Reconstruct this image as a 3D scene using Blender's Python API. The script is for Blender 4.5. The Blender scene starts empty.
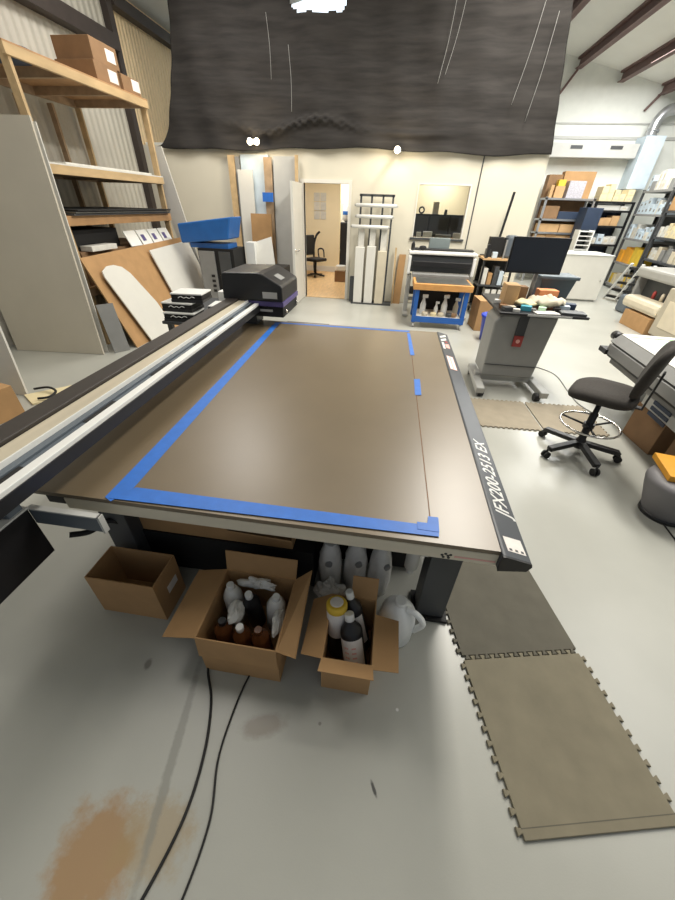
import bpy, bmesh, math, random
from mathutils import Vector, Matrix
R = math.radians
PI = math.pi
rnd = random.Random(7)
S = bpy.context.scene
COL = S.collection

# ---------------------------------------------------------------- materials
def lin(c):
    return tuple(((v/255)/12.92 if v/255 <= .04045 else ((v/255+.055)/1.055)**2.4) for v in c)
MATS = {}
def mat(name, rgb, rough=.6, metal=0., var=.10, scale=6., bump=0., trans=0., stretch=None, spec=.5, alpha=1.):
    if name in MATS: return MATS[name]
    m = bpy.data.materials.new(name); m.use_nodes = True
    nt = m.node_tree; b = nt.nodes['Principled BSDF']
    c = lin(rgb)
    tc = nt.nodes.new('ShaderNodeTexCoord'); mp = nt.nodes.new('ShaderNodeMapping')
    if stretch: mp.inputs['Scale'].default_value = stretch
    nt.links.new(tc.outputs['Object'], mp.inputs['Vector'])
    n = nt.nodes.new('ShaderNodeTexNoise'); n.inputs['Scale'].default_value = scale; n.inputs['Detail'].default_value = 4
    nt.links.new(mp.outputs['Vector'], n.inputs['Vector'])
    r = nt.nodes.new('ShaderNodeValToRGB')
    r.color_ramp.elements[0].position = .3; r.color_ramp.elements[1].position = .7
    r.color_ramp.elements[0].color = (*[v*(1-var) for v in c], 1)
    r.color_ramp.elements[1].color = (*[min(1, v*(1+var)) for v in c], 1)
    nt.links.new(n.outputs['Fac'], r.inputs['Fac']); nt.links.new(r.outputs['Color'], b.inputs['Base Color'])
    b.inputs['Roughness'].default_value = rough; b.inputs['Metallic'].default_value = metal
    b.inputs['Specular IOR Level'].default_value = spec
    if trans: b.inputs['Transmission Weight'].default_value = trans
    if alpha < 1: b.inputs['Alpha'].default_value = alpha
    if bump:
        bp = nt.nodes.new('ShaderNodeBump'); bp.inputs['Strength'].default_value = bump; bp.inputs['Distance'].default_value = .01
        nt.links.new(n.outputs['Fac'], bp.inputs['Height']); nt.links.new(bp.outputs['Normal'], b.inputs['Normal'])
    MATS[name] = m
    return m
def emit(name, rgb, strength):
    if name in MATS: return MATS[name]
    m = bpy.data.materials.new(name); m.use_nodes = True
    b = m.node_tree.nodes['Principled BSDF']
    b.inputs['Base Color'].default_value = (*lin(rgb), 1)
    b.inputs['Emission Color'].default_value = (*lin(rgb), 1)
    b.inputs['Emission Strength'].default_value = strength
    MATS[name] = m
    return m

def floor_mat():
    m = bpy.data.materials.new('painted_concrete'); m.use_nodes = True
    nt = m.node_tree; b = nt.nodes['Principled BSDF']; L = nt.links.new
    tc = nt.nodes.new('ShaderNodeTexCoord')
    n1 = nt.nodes.new('ShaderNodeTexNoise'); n1.inputs['Scale'].default_value = 1.3; n1.inputs['Detail'].default_value = 5
    L(tc.outputs['Object'], n1.inputs['Vector'])
    r1 = nt.nodes.new('ShaderNodeValToRGB')
    r1.color_ramp.elements[0].position = .3; r1.color_ramp.elements[0].color = (*lin((163, 163, 155)), 1)
    r1.color_ramp.elements[1].position = .7; r1.color_ramp.elements[1].color = (*lin((174, 174, 166)), 1)
    L(n1.outputs['Fac'], r1.inputs['Fac'])
    def blob(prev, cx, cy, sx, sy, rot, rgb, amt, nscale, rag):
        mp = nt.nodes.new('ShaderNodeMapping'); mp.vector_type = 'TEXTURE'
        mp.inputs['Location'].default_value = (cx, cy, 0); mp.inputs['Rotation'].default_value = (0, 0, rot)
        mp.inputs['Scale'].default_value = (sx, sy, 1)
        L(tc.outputs['Object'], mp.inputs['Vector'])
        ln = nt.nodes.new('ShaderNodeVectorMath'); ln.operation = 'LENGTH'; L(mp.outputs['Vector'], ln.inputs[0])
        nz = nt.nodes.new('ShaderNodeTexNoise'); nz.inputs['Scale'].default_value = nscale; nz.inputs['Detail'].default_value = 8
        nz.inputs['Roughness'].default_value = .7
        L(tc.outputs['Object'], nz.inputs['Vector'])
        ma = nt.nodes.new('ShaderNodeMath'); ma.operation = 'MULTIPLY_ADD'; ma.inputs[1].default_value = rag
        L(nz.outputs['Fac'], ma.inputs[0]); L(ln.outputs['Value'], ma.inputs[2])
        mr = nt.nodes.new('ShaderNodeMapRange'); mr.inputs['From Min'].default_value = .55+rag*.5; mr.inputs['From Max'].default_value = 1.0+rag*.5
        mr.inputs['To Min'].default_value = amt; mr.inputs['To Max'].default_value = 0
        L(ma.outputs['Value'], mr.inputs['Value'])
        mx = nt.nodes.new('ShaderNodeMix'); mx.data_type = 'RGBA'
        L(mr.outputs['Result'], mx.inputs['Factor']); L(prev, mx.inputs[6]); mx.inputs[7].default_value = (*lin(rgb), 1)
        return mx.outputs[2]
    c = r1.outputs['Color']
    c = blob(c, -.765, .055, .165, .175, .3, (160, 122, 74), .78, 10, 1.5)      # rust stain
    c = blob(c, -.60, .12, .16, .12, .2, (160, 138, 100), .55, 14, 1.8)
    c = blob(c, -.33, .48, .11, .05, .3, (122, 110, 94), .6, 10, 1.2)
    c = blob(c, .135, .355, .008, .03, .5, (50, 50, 50), .9, 30, .8)        # scuff
    c = blob(c, -.645, .34, .022, .46, .16, (134, 134, 126), .7, 24, 1.1)  # old tape trace
    c = blob(c, -.93, .62, .02, .03, .2, (90, 85, 80), .7, 20, .9)
    c = blob(c, -.10, .52, .008, .008, 0, (110, 106, 100), .7, 20, .9)
    c = blob(c, .22, .62, .008, .008, 0, (230, 230, 228), .8, 20, .9)
    L(c, b.inputs['Base Color'])
    b.inputs['Roughness'].default_value = .33
    n2 = nt.nodes.new('ShaderNodeTexNoise'); n2.inputs['Scale'].default_value = 160; L(tc.outputs['Object'], n2.inputs['Vector'])
    bp = nt.nodes.new('ShaderNodeBump'); bp.inputs['Strength'].default_value = .05; bp.inputs['Distance'].default_value = .003
    L(n2.outputs['Fac'], bp.inputs['Height']); L(bp.outputs['Normal'], b.inputs['Normal'])
    return m
def corrugated(name, rgb, scale):
    m = mat(name, rgb, .55, 0, .05, 3)
    nt = m.node_tree; b = nt.nodes['Principled BSDF']
    tc = nt.nodes.new('ShaderNodeTexCoord'); w = nt.nodes.new('ShaderNodeTexWave'); w.bands_direction = 'Y'
    w.inputs['Scale'].default_value = scale; nt.links.new(tc.outputs['Object'], w.inputs['Vector'])
    bp = nt.nodes.new('ShaderNodeBump'); bp.inputs['Strength'].default_value = .6; bp.inputs['Distance'].default_value = .03
    nt.links.new(w.outputs['Fac'], bp.inputs['Height']); nt.links.new(bp.outputs['Normal'], b.inputs['Normal'])
    return m

M = lambda n: MATS[n]
mat('white_wall', (218, 212, 194), .7, var=.02, scale=2)
mat('trim_white', (226, 222, 212), .5, var=.02)
mat('office_wall', (240, 226, 192), .7, var=.03, scale=2)
mat('wood_floor', (214, 178, 128), .45, var=.15, scale=3, stretch=(8, 1, 1))
mat('steel_brown', (106, 82, 78), .6, var=.1)
mat('steel_dark', (58, 50, 46), .6, var=.1)
mat('cart_grey', (150, 150, 147), .5, var=.04)
mat('roof_white', (222, 222, 216), .7, var=.03, scale=1.5)
corrugated('metal_wall', (192, 188, 176), 2.2)
corrugated('metal_wall_cream', (232, 206, 164), 3.0)
mat('far_wall', (226, 228, 222), .7, var=.03)
mat('cloth_black', (46, 43, 41), .9, var=.35, scale=5, bump=.2, stretch=(.35, 1, 3))
mat('lumber', (194, 166, 124), .65, var=.16, scale=9, stretch=(1, .25, 1))
mat('lumber_dark', (164, 140, 112), .7, var=.2, scale=8)
mat('plywood', (178, 138, 96), .7, var=.14, scale=5)
mat('grey_board', (192, 185, 170), .6, var=.04, scale=2)
mat('white_board', (216, 214, 206), .45, var=.02)
mat('cardboard', (174, 136, 92), .8, var=.08, scale=7)
mat('cardboard_light', (192, 156, 112), .8, var=.08, scale=7)
mat('cardboard_dark', (134, 104, 74), .85, var=.1)
mat('kraft_inside', (110, 76, 48), .9, var=.1)
mat('table_bed', (114, 100, 79), .36, var=.05, scale=3, spec=.7)
mat('print_sheet', (106, 93, 73), .36, var=.05, scale=3, spec=.7)
mat('bed_edge', (214, 204, 182), .5, metal=.0, var=.06, scale=12, stretch=(.2, 1, 1))
mat('tape_blue', (40, 104, 190), .5, var=.08, scale=20)
mat('rail_dark', (62, 66, 72), .38, var=.05)
mat('black_plastic', (28, 28, 30), .4, var=.1)
mat('black_matte', (20, 19, 19), .7, var=.15)
mat('band_brown', (48, 42, 38), .55, var=.1)
mat('dark_grey', (66, 68, 70), .5, var=.08)
mat('mid_grey', (134, 134, 132), .5, var=.06)
mat('light_grey', (182, 182, 178), .5, var=.04)
mat('grey_blue', (88, 96, 104), .5, var=.06)
mat('brushed_metal', (204, 194, 172), .35, metal=.25, var=.12, scale=14, stretch=(1, .08, 1))
mat('aluminium', (190, 192, 196), .3, metal=.8, var=.06)
mat('chrome', (210, 206, 200), .15, metal=1, var=.03)
mat('strip_white', (226, 226, 222), .35, var=.02)
mat('purple', (84, 74, 124), .45, var=.05)
mat('blue_paint', (34, 92, 170), .45, var=.1)
mat('blue_plastic', (34, 98, 170), .4, var=.08)
mat('bin_blue', (30, 60, 178), .4, var=.1)
mat('bench_top', (200, 146, 84), .55, var=.22, scale=10, stretch=(.4, 3, 1))
mat('steel_sheet', (112, 112, 108), .35, metal=.6, var=.15)
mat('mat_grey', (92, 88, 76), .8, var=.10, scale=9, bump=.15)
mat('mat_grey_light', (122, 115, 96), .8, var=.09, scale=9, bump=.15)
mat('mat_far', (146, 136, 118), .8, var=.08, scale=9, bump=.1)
mat('fabric_black', (48, 44, 40), .9, var=.15, scale=60, bump=.1)
mat('rubber', (24, 24, 24), .7, var=.1)
mat('beige_machine', (172, 164, 146), .5, var=.04)
mat('bone', (204, 194, 172), .6, var=.06)
mat('white_plastic', (226, 226, 222), .35, var=.03)
mat('jug_plastic', (240, 242, 240), .35, var=.02)
mat('clear_wrap', (228, 226, 220), .2, var=.1, scale=14, bump=.6, trans=.12)
mat('amber', (104, 62, 34), .25, var=.2)
mat('label_white', (226, 220, 214), .6, var=.05, scale=30)
mat('yellow', (222, 186, 60), .6, var=.15)
mat('orange_box', (226, 160, 46), .55, var=.08)
mat('cream_box', (222, 208, 168), .7, var=.08)
mat('ice_box', (192, 206, 216), .6, var=.08)
mat('pale_box', (208, 206, 198), .6, var=.1, scale=12)
mat('speckle', (180, 177, 184), .6, var=.25, scale=40)
mat('dark_blue', (42, 56, 78), .55, var=.08)
mat('red', (158, 58, 54), .5, var=.05)
mat('pink', (224, 170, 160), .5, var=.05)
mat('green_sheet', (196, 228, 196), .5, var=.04)
mat('mint', (120, 200, 120), .5, var=.05)
mat('screen', (34, 38, 46), .3, var=.05)
mat('screen_grey', (120, 130, 130), .4, var=.05)
mat('stool_grey', (112, 110, 112), .5, var=.06)
mat('teal', (70, 160, 180), .5, var=.05)
mat('skin_orange', (214, 140, 92), .7, var=.1)
emit('lamp_glow', (255, 222, 170), 14)
emit('skylight_glow', (225, 236, 245), 1.3)
MATS['floor'] = floor_mat()

# ---------------------------------------------------------------- mesh builder
class MB:
    def __init__(s): s.v = []; s.f = []; s.sm = []
    def add(s, vs, fs, smooth=False, X=None):
        o = len(s.v)
        s.v += [(X @ Vector(v)) if X else Vector(v) for v in vs]
        s.f += [[i+o for i in f] for f in fs]; s.sm += [smooth]*len(fs)
        return s
    def box(s, x0, x1, y0, y1, z0, z1, X=None):
        return s.add([(x0,y0,z0),(x1,y0,z0),(x1,y1,z0),(x0,y1,z0),(x0,y0,z1),(x1,y0,z1),(x1,y1,z1),(x0,y1,z1)],
                     [(0,3,2,1),(4,5,6,7),(0,1,5,4),(1,2,6,5),(2,3,7,6),(3,0,4,7)], False, X)
    def bar(s, a, b, w, h, up=(0,0,1)):
        a, b = Vector(a), Vector(b); d = b-a; z = d.normalized(); u = Vector(up)
        x = z.cross(u)
        if x.length < 1e-4: x = z.cross(Vector((1,0,0)))
        x.normalize(); y = x.cross(z)
        vs = [a+x*i*w/2+y*j*h/2 for i, j in ((-1,-1),(1,-1),(1,1),(-1,1))]
        vs += [v+d for v in vs]
        return s.add(vs, [(0,1,2,3),(7,6,5,4),(0,4,5,1),(1,5,6,2),(2,6,7,3),(3,7,4,0)])
    def prism(s, poly, z0, z1, X=None):       # polygon in xy (ccw) extruded in z
        n = len(poly)
        vs = [(p[0],p[1],z0) for p in poly]+[(p[0],p[1],z1) for p in poly]
        return s.add(vs, [list(range(n))[::-1], list(range(n,2*n))]+[(i,(i+1)%n,(i+1)%n+n,i+n) for i in range(n)], False, X)
    def slab(s, poly3, t):                    # planar 3-D polygon given thickness t
        P = [Vector(p) for p in poly3]; n = len(P)
        nm = Vector((0,0,0))
        for i in range(n): nm += P[i].cross(P[(i+1)%n])
        nm.normalize()
        vs = P+[p-nm*t for p in P]
        return s.add(vs, [list(range(n)), list(range(n,2*n))[::-1]]+[(i,i+n,(i+1)%n+n,(i+1)%n) for i in range(n)])
    def lathe(s, prof, c=(0,0,0), n=20, X=None, ax='z', sy=1.):
        c = Vector(c); vs = []; fs = []
        for r, z in prof:
            for k in range(n):
                a = 2*PI*k/n; p = (r*math.cos(a), r*math.sin(a)*sy, z)
                if ax == 'x': p = (p[2], p[0], p[1])
                if ax == 'y': p = (p[1], p[2], p[0])
                vs.append(c+Vector(p))
        m = len(prof)
        for i in range(m-1):
            for k in range(n):
                fs.append((i*n+k, i*n+(k+1)%n, (i+1)*n+(k+1)%n, (i+1)*n+k))
        s.add(vs, fs, True, X)
        o = len(s.v)-len(vs)
        s.f += [[o+k for k in range(n)][::-1], [o+(m-1)*n+k for k in range(n)]]; s.sm += [False, False]
        return s
    def cyl(s, a, b, r, n=14, r2=None):
        a, b = Vector(a), Vector(b); d = b-a
        q = d.to_track_quat('Z', 'Y').to_matrix().to_4x4(); X = Matrix.Translation(a) @ q
        return s.lathe([(r,0),(r if r2 is None else r2, d.length)], (0,0,0), n, X)
    def tube(s, pts, r, n=8, sub=6, closed=False):
        P = [Vector(p) for p in pts]; Q = []
        m = len(P)
        if sub > 1:
            for i in range(m if closed else m-1):
                p0 = P[(i-1)%m] if (closed or i) else P[0]; p1 = P[i]; p2 = P[(i+1)%m]
                p3 = P[(i+2)%m] if (closed or i+2 < m) else P[-1]
                for k in range(sub):
                    t = k/sub
                    Q.append(.5*((2*p1)+(p2-p0)*t+(2*p0-5*p1+4*p2-p3)*t*t+(3*p1-p0-3*p2+p3)*t**3))
            if not closed: Q.append(P[-1])
        else: Q = P
        vs = []; m = len(Q); prev = None
        for i in range(m):
            d = (Q[(i+1)%m]-Q[i-1]) if closed else (Q[min(i+1,m-1)]-Q[max(i-1,0)])
            d.normalize()
            x = d.cross(Vector((0,0,1))) if prev is None else prev-d*prev.dot(d)
            if x.length < 1e-4: x = d.cross(Vector((1,0,0)))
            x.normalize(); prev = x; y = d.cross(x)
            vs += [Q[i]+(x*math.cos(2*PI*k/n)+y*math.sin(2*PI*k/n))*r for k in range(n)]
        fs = []
        for i in range(m if closed else m-1):
            j = (i+1) % m
            fs += [(i*n+k, i*n+(k+1)%n, j*n+(k+1)%n, j*n+k) for k in range(n)]
        if not closed: fs += [list(range(n))[::-1], [(m-1)*n+k for k in range(n)]]
        return s.add(vs, fs, True)
    def ball(s, c, rx, ry=None, rz=None, n=14, m=9):
        ry = ry or rx; rz = rz or rx
        vs = [];
        for i in range(m+1):
            a = PI*i/m
            for k in range(n):
                b = 2*PI*k/n
                vs.append((c[0]+rx*max(.02,math.sin(a))*math.cos(b), c[1]+ry*max(.02,math.sin(a))*math.sin(b), c[2]-rz*math.cos(a)))
        fs = [(i*n+k, i*n+(k+1)%n, (i+1)*n+(k+1)%n, (i+1)*n+k) for i in range(m) for k in range(n)]
        fs += [list(range(n))[::-1], [m*n+k for k in range(n)]]
        return s.add(vs, fs, True)
    def build(s, name, m, parent=None, bev=0., seg=2, loc=None, local=False, subd=0):
        if parent is not None: org = ORG[parent.name]
        elif loc is not None: org = Vector(loc)
        elif local: org = Vector((0,0,0))
        else:
            xs = [v.x for v in s.v]; ys = [v.y for v in s.v]; zs = [v.z for v in s.v]
            org = Vector(((min(xs)+max(xs))/2, (min(ys)+max(ys))/2, min(zs)))
        me = bpy.data.meshes.new(name)
        me.from_pydata([v-org for v in s.v], [], s.f)
        me.materials.append(MATS[m] if isinstance(m, str) else m)
        me.polygons.foreach_set('use_smooth', s.sm)
        bm = bmesh.new(); bm.from_mesh(me); bmesh.ops.recalc_face_normals(bm, faces=bm.faces); bm.to_mesh(me); bm.free()
        me.update()
        o = bpy.data.objects.new(name, me); COL.objects.link(o)
        if parent is not None: o.parent = parent
        else: o.location = org
        ORG[o.name] = org
        if bev:
            md = o.modifiers.new('bevel', 'BEVEL'); md.width = bev; md.segments = seg; md.limit_method = 'ANGLE'; md.angle_limit = R(35)
        if subd:
            md = o.modifiers.new('sub', 'SUBSURF'); md.levels = subd; md.render_levels = subd
        return o
ORG = {}
def tag(o, label, cat, group=None, kind=None):
    if label: o['label'] = label
    if cat: o['category'] = cat
    if group: o['group'] = group
    if kind: o['kind'] = kind
    return o
def thing(name, label, cat, loc=(0,0,0), rz=0., group=None, local=False):
    o = bpy.data.objects.new(name, None); COL.objects.link(o); o.empty_display_size = .05
    o.location = loc; o.rotation_euler = (0,0,rz)
    ORG[o.name] = Vector((0,0,0)) if (local or rz) else Vector(loc)
    return tag(o, label, cat, group)
def struct(name, mb, m, bev=0.):
    o = mb.build(name, m, None, bev, loc=(0,0,0)); o['kind'] = 'structure'; return o
def dup(root, loc, rz=None, label=None, group=None):
    r = root.copy(); COL.objects.link(r); r.location = loc
    if rz is not None: r.rotation_euler = (0,0,rz)
    if label: r['label'] = label
    if group: r['group'] = group
    for ch in list(root.children):
        c = ch.copy(); COL.objects.link(c); c.parent = r
        for g in list(ch.children):
            d = g.copy(); COL.objects.link(d); d.parent = c
    return r
def BX(*a): return MB().box(*a)
def ROT(cx, cy, rz, cz=0): return Matrix.Translation((cx,cy,cz)) @ Matrix.Rotation(rz,4,'Z')
def text_mesh(name, body, size, m, parent, M4, extrude=.0006, shear=0., bold=0., sx=1.):
    cu = bpy.data.curves.new(name, 'FONT'); cu.body = body; cu.size = size; cu.extrude = extrude; cu.shear = shear; cu.offset = bold
    cu.align_x = 'LEFT'
    tmp = bpy.data.objects.new('tmp_text', cu); COL.objects.link(tmp)
    dg = bpy.context.evaluated_depsgraph_get(); me = bpy.data.meshes.new_from_object(tmp.evaluated_get(dg))
    bpy.data.objects.remove(tmp)
    me.transform(Matrix.Diagonal((sx,1,1,1))); me.transform(M4)
    org = ORG[parent.name]; me.transform(Matrix.Translation(-org))
    me.name = name; me.materials.clear(); me.materials.append(MATS[m])
    o = bpy.data.objects.new(name, me); COL.objects.link(o); o.parent = parent; ORG[o.name] = org
    return o

# ---------------------------------------------------------------- camera
p_, r_, y_, CH, FPX = R(35.15), R(2.0), R(7.2), 1.77, 348.0
fw = Vector((-math.sin(y_)*math.cos(p_), math.cos(y_)*math.cos(p_), -math.sin(p_)))
r0 = Vector((math.cos(y_), math.sin(y_), 0)); u0 = r0.cross(fw)
rt = r0*math.cos(r_)+u0*math.sin(r_); up = rt.cross(fw)
cd = bpy.data.cameras.new('camera'); co = bpy.data.objects.new('camera', cd); COL.objects.link(co)
co.matrix_world = Matrix(((rt.x,up.x,-fw.x,0),(rt.y,up.y,-fw.y,0),(rt.z,up.z,-fw.z,CH),(0,0,0,1)))
cd.sensor_fit = 'VERTICAL'; cd.sensor_height = 24; cd.lens = FPX/900*24; cd.clip_start = .05; cd.clip_end = 100
S.camera = co

# ---------------------------------------------------------------- setting
WY, WT, WH = 8.5, .12, 2.64
struct('floor', BX(-5.4, 9.5, -1.5, 13.6, -.1, 0), 'floor')
wb = MB()
wb.box(-5.25,-1.94,WY,WY+WT,0,WH).box(-1.03,.31,WY,WY+WT,0,WH).box(1.30,2.53,WY,WY+WT,0,WH)
wb.box(-1.94,-1.03,WY,WY+WT,2.11,WH).box(.31,1.30,WY,WY+WT,0,1.27).box(.31,1.30,WY,WY+WT,2.15,WH)
struct('wall_back', wb, 'white_wall')
struct('wall_office_side', BX(2.41,2.53,WY+WT,13.4,0,WH), 'white_wall')
struct('wall_left', BX(-5.4,-5.25,-1.5,8.5,0,6.2), 'metal_wall')
struct('wall_left_far', BX(-5.4,-5.25,8.5,13.6,0,6.2), 'metal_wall_cream')
struct('wall_far', BX(-5.4,9.5,13.45,13.6,0,6.4), 'far_wall')
struct('wall_right', BX(9.4,9.5,-1.5,13.6,0,5.2), 'far_wall')
# office behind the partition
struct('floor_office', BX(-5.2,2.4,WY,13.4,.002,.012), 'wood_floor')
ow = MB().box(-5.2,-1.72,12.3,12.42,0,WH).box(-1.05,2.4,11.9,12.02,0,WH)
struct('wall_office', ow, 'office_wall')
struct('wall_office_cross', BX(-1.08,-1.0,11.6,13.4,0,WH), 'office_wall')
struct('ceiling_office', BX(-5.2,2.5,WY+WT,13.4,WH,WH+.05), 'roof_white')
struct('baseboard_office', BX(-2.9,-1.72,12.27,12.3,.012,.16), 'trim_white')
# roof
def roof_z(x): return 5.80-.215*abs(x)
cl = MB()
cl.add([(-5.4,-1.5,roof_z(-5.4)),(0,-1.5,5.80),(0,13.6,5.80),(-5.4,13.6,roof_z(-5.4)),
        (-5.4,-1.5,roof_z(-5.4)+.1),(0,-1.5,5.90),(0,13.6,5.90),(-5.4,13.6,roof_z(-5.4)+.1)],
       [(0,1,2,3),(4,7,6,5),(0,4,5,1),(1,5,6,2),(2,6,7,3),(3,7,4,0)])
cl.add([(0,-1.5,5.80),(9.5,-1.5,roof_z(9.5)),(9.5,13.6,roof_z(9.5)),(0,13.6,5.80),
        (0,-1.5,5.90),(9.5,-1.5,roof_z(9.5)+.1),(9.5,13.6,roof_z(9.5)+.1),(0,13.6,5.90)],
       [(0,1,2,3),(4,7,6,5),(0,4,5,1),(1,5,6,2),(2,6,7,3),(3,7,4,0)])
struct('ceiling', cl, 'roof_white')
for i, x in enumerate((2.98, 4.06, 5.16, 6.22, 7.3)):
    zt = roof_z(x)
    b = MB(); b.box(x-.07,x+.07,0.,13.4,zt-.20,zt-.185).box(x-.07,x+.07,0.,13.4,zt-.03,zt+.02).box(x-.006,x+.006,0.,13.4,zt-.20,zt)
    struct('trim_%d' % (i+1), b, 'steel_brown')
struct('trim_6', BX(-5.25,-5.05,2.5,8.24,3.82,4.02), 'steel_dark')
struct('trim_7', BX(-5.25,-5.08,8.4,13.4,4.40,4.56), 'steel_dark')
struct('trim_8', BX(-5.25,-5.13,8.26,8.40,0,4.6), 'steel_dark')
struct('trim_9', BX(1.405,1.425,8.485,8.5,.9,2.62), 'dark_grey')
struct('trim_10', MB().box(-5.25,9.4,13.42,13.45,3.72,3.75).box(-5.25,9.4,13.42,13.45,3.42,3.48), 'light_grey')
for i,(x0,z0,x1,z1) in enumerate(((4.05,4.72,3.78,4.28),(6.22,4.30,5.98,3.98))):
    struct('trim_%d' % (11+i), MB().bar((x0,13.38,z0),(x1,13.40,z1),.06,.05), 'steel_brown')
# skylight in the roof, seen through the gap in the shade cloth
sk = struct('window_3', MB().slab([(-4.3,11.2,roof_z(4.3)-.02),(-4.3,13.35,roof_z(4.3)-.02),(-1.3,13.35,roof_z(1.3)-.02),(-1.3,11.2,roof_z(1.3)-.02)], .03), 'skylight_glow')
# window 1 and door 1 in the partition
w = MB().box(.305,.33,WY-.015,WY+WT-.002,1.271,2.155).box(1.28,1.305,WY-.015,WY+WT-.002,1.271,2.155).box(.33,1.28,WY-.015,WY+WT-.002,2.13,2.155)
w1 = struct('window_1', w, 'trim_white')
BX(.27,1.34,WY-.04,WY-.001,1.235,1.27).build('window_sill', 'dark_grey', w1)
gm = mat('pane_glass', (240,245,242), .02, var=0, trans=1.)
BX(.33,1.28,WY+.05,WY+.056,1.27,2.13).build('pane', 'pane_glass', w1)
d = MB().box(-2.0,-1.94,WY-.02,WY+WT+.02,0,2.17).box(-1.03,-.97,WY-.02,WY+WT+.02,0,2.17).box(-1.94,-1.03,WY-.02,WY+WT+.02,2.11,2.17)
d1 = struct('door_1', d, 'trim_white')
lf = BX(-2.0,-1.955,7.66,8.46,.01,2.1).build('door_leaf', 'white_board', d1)
hd = MB().cyl((-1.955,7.74,1.0),(-1.90,7.74,1.0),.012).cyl((-1.90,7.74,1.0),(-1.90,7.86,1.0),.011).cyl((-1.955,7.74,1.0),(-1.947,7.74,1.0),.028)
hd.build('door_handle', 'chrome', lf)
for z in (.25,1.05,1.85): MB().cyl((-1.965,8.475,z),(-1.965,8.475,z+.1),.009).build('hinge','chrome',d1)

# black shade cloth hung over the partition
def cloth():
    nx, nz = 200, 96; vs = []; fs = []; keep = []
    for j in range(nz+1):
        v = j/nz; z = 2.60+v*(4.72-2.60)
        xl = -4.86+.74*min(1,(z-2.6)/1.83)**.45 if z < 4.43 else -4.12+.1*(z-4.43)
        xr = 2.52-.33*(z-2.62)/1.73
        for i in range(nx+1):
            u = i/nx; x = xl+(xr-xl)*u
            y = 8.40+.035*math.sin(x*3.1+z*.8)*(.3+v)+.02*math.sin(x*9+z*2)+.012*math.sin(z*14+x*1.7)
            b = math.exp(-((x+1.9)/1.0)**2-((z-2.93-.08*math.sin(x*3))/.07)**2)
            y -= .15*b*(.65+.35*math.sin(x*33)*math.sin(z*60))
            b2 = math.exp(-((x-.1)/.6)**2-((z-2.83)/.05)**2); y -= .06*b2
            zz = z - (.03*math.sin(u*9)+.015*math.sin(u*31))*(1-v)**6
            vs.append((x,y,zz))
            hole = -2.10+.9*max(0,4.45-z)+.02*math.sin(z*40) < x < -1.12-.7*max(0,4.45-z) and z > 4.275+.008*math.sin(x*17)
            keep.append(not hole)
    for j in range(nz):
        for i in range(nx):
            q = (j*(nx+1)+i, j*(nx+1)+i+1, (j+1)*(nx+1)+i+1, (j+1)*(nx+1)+i)
            if all(keep[k] for k in q): fs.append(q)
    mb = MB(); mb.add(vs, fs, True); return mb
c = cloth().build('shade_cloth', 'cloth_black')
tag(c, 'large black shade cloth hung above the white partition wall', 'cloth')
for xa,za,xb,zb in ((.52,4.40,.40,3.45),(.66,4.40,.50,3.55),(2.02,4.2,1.92,3.0),(1.80,4.35,1.64,3.2),(-2.45,4.25,-2.42,3.5),(-2.1,3.9,-2.08,3.1)):
    MB().tube([(xa,8.30,za),((xa+xb)/2+.02,8.295,(za+zb)/2),(xb,8.30,zb)],.004,6,5).build('loose_thread','mid_grey',c)
md = c.modifiers.new('sol','SOLIDIFY'); md.thickness = .004

# ---------------------------------------------------------------- flatbed printer
T = .75
P = thing('flatbed_printer', 'large flatbed printer with brown bed, black front rail and gantry', 'printer', (-.4,2.3,0))
def pp(mb, n, m, par=None, bev=0.): return mb.build(n, m, par or P, bev)
X0, X1, Y0, Y1 = -1.62, .502, .905, 3.66
pp(BX(X0,X1,Y0+.004,Y1,T-.02,T), 'bed', 'table_bed')
edge = BX(X0+.35,X1,Y0,Y1-.004,T-.078,T-.02)
e = pp(edge, 'bed_edge', 'bed_edge', None, .004)
pp(BX(.345,.495,Y0-.0015,Y0+.002,T-.060,T-.052), 'edge_stripe', 'pink', e)
for k,(x,z) in enumerate(((.300,-.055),(.312,-.047),(.322,-.056),(.331,-.05),(.306,-.066),(.326,-.067))):
    pp(MB().cyl((x,Y0-.001,T+z),(x,Y0+.003,T+z),.006,8), 'edge_mark', 'black_plastic', e)
# front rail: sloping profile extruded along y
prof = [(.502,T-.075),(.600,T-.058),(.612,T-.03),(.607,T-.016),(.512,T+.006),(.502,T+.004)]
rail = MB(); n = len(prof)
ya, yb = .886, 3.66
rail.add([(x,ya,z) for x,z in prof]+[(x,yb,z) for x,z in prof], [list(range(n)), list(range(n,2*n))[::-1]]+[(i,(i+1)%n,(i+1)%n+n,i+n) for i in range(n)])
rl = pp(rail, 'front_rail', 'rail_dark', None, .003)
cap = MB(); cap.add([(x,ya-.006,z) for x,z in prof]+[(x,ya,z) for x,z in prof], [list(range(n)), list(range(n,2*n))[::-1]]+[(i,(i+1)%n,(i+1)%n+n,i+n) for i in range(n)])
pp(cap, 'end_cap', 'black_plastic', rl)
sl = math.atan2(-.022,.095)
def rail_pt(x): return T+.006+(x-.512)*math.tan(sl)
RX = Matrix.Translation((.589,1.055,rail_pt(.589)+.0005)) @ Matrix.Rotation(-sl*-1,4,'Y').inverted() @ Matrix.Rotation(PI/2,4,'Z')
RX = Matrix.Translation((.585,1.10,rail_pt(.585)+.0008)) @ Matrix(((math.cos(sl),0,-math.sin(sl),0),(0,1,0,0),(math.sin(sl),0,math.cos(sl),0),(0,0,0,1))) @ Matrix.Rotation(PI/2,4,'Z')
text_mesh('lettering', 'JFX200-2513 EX', .084, 'strip_white', rl, RX, .0005, .30, .0009, .99)
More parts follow.
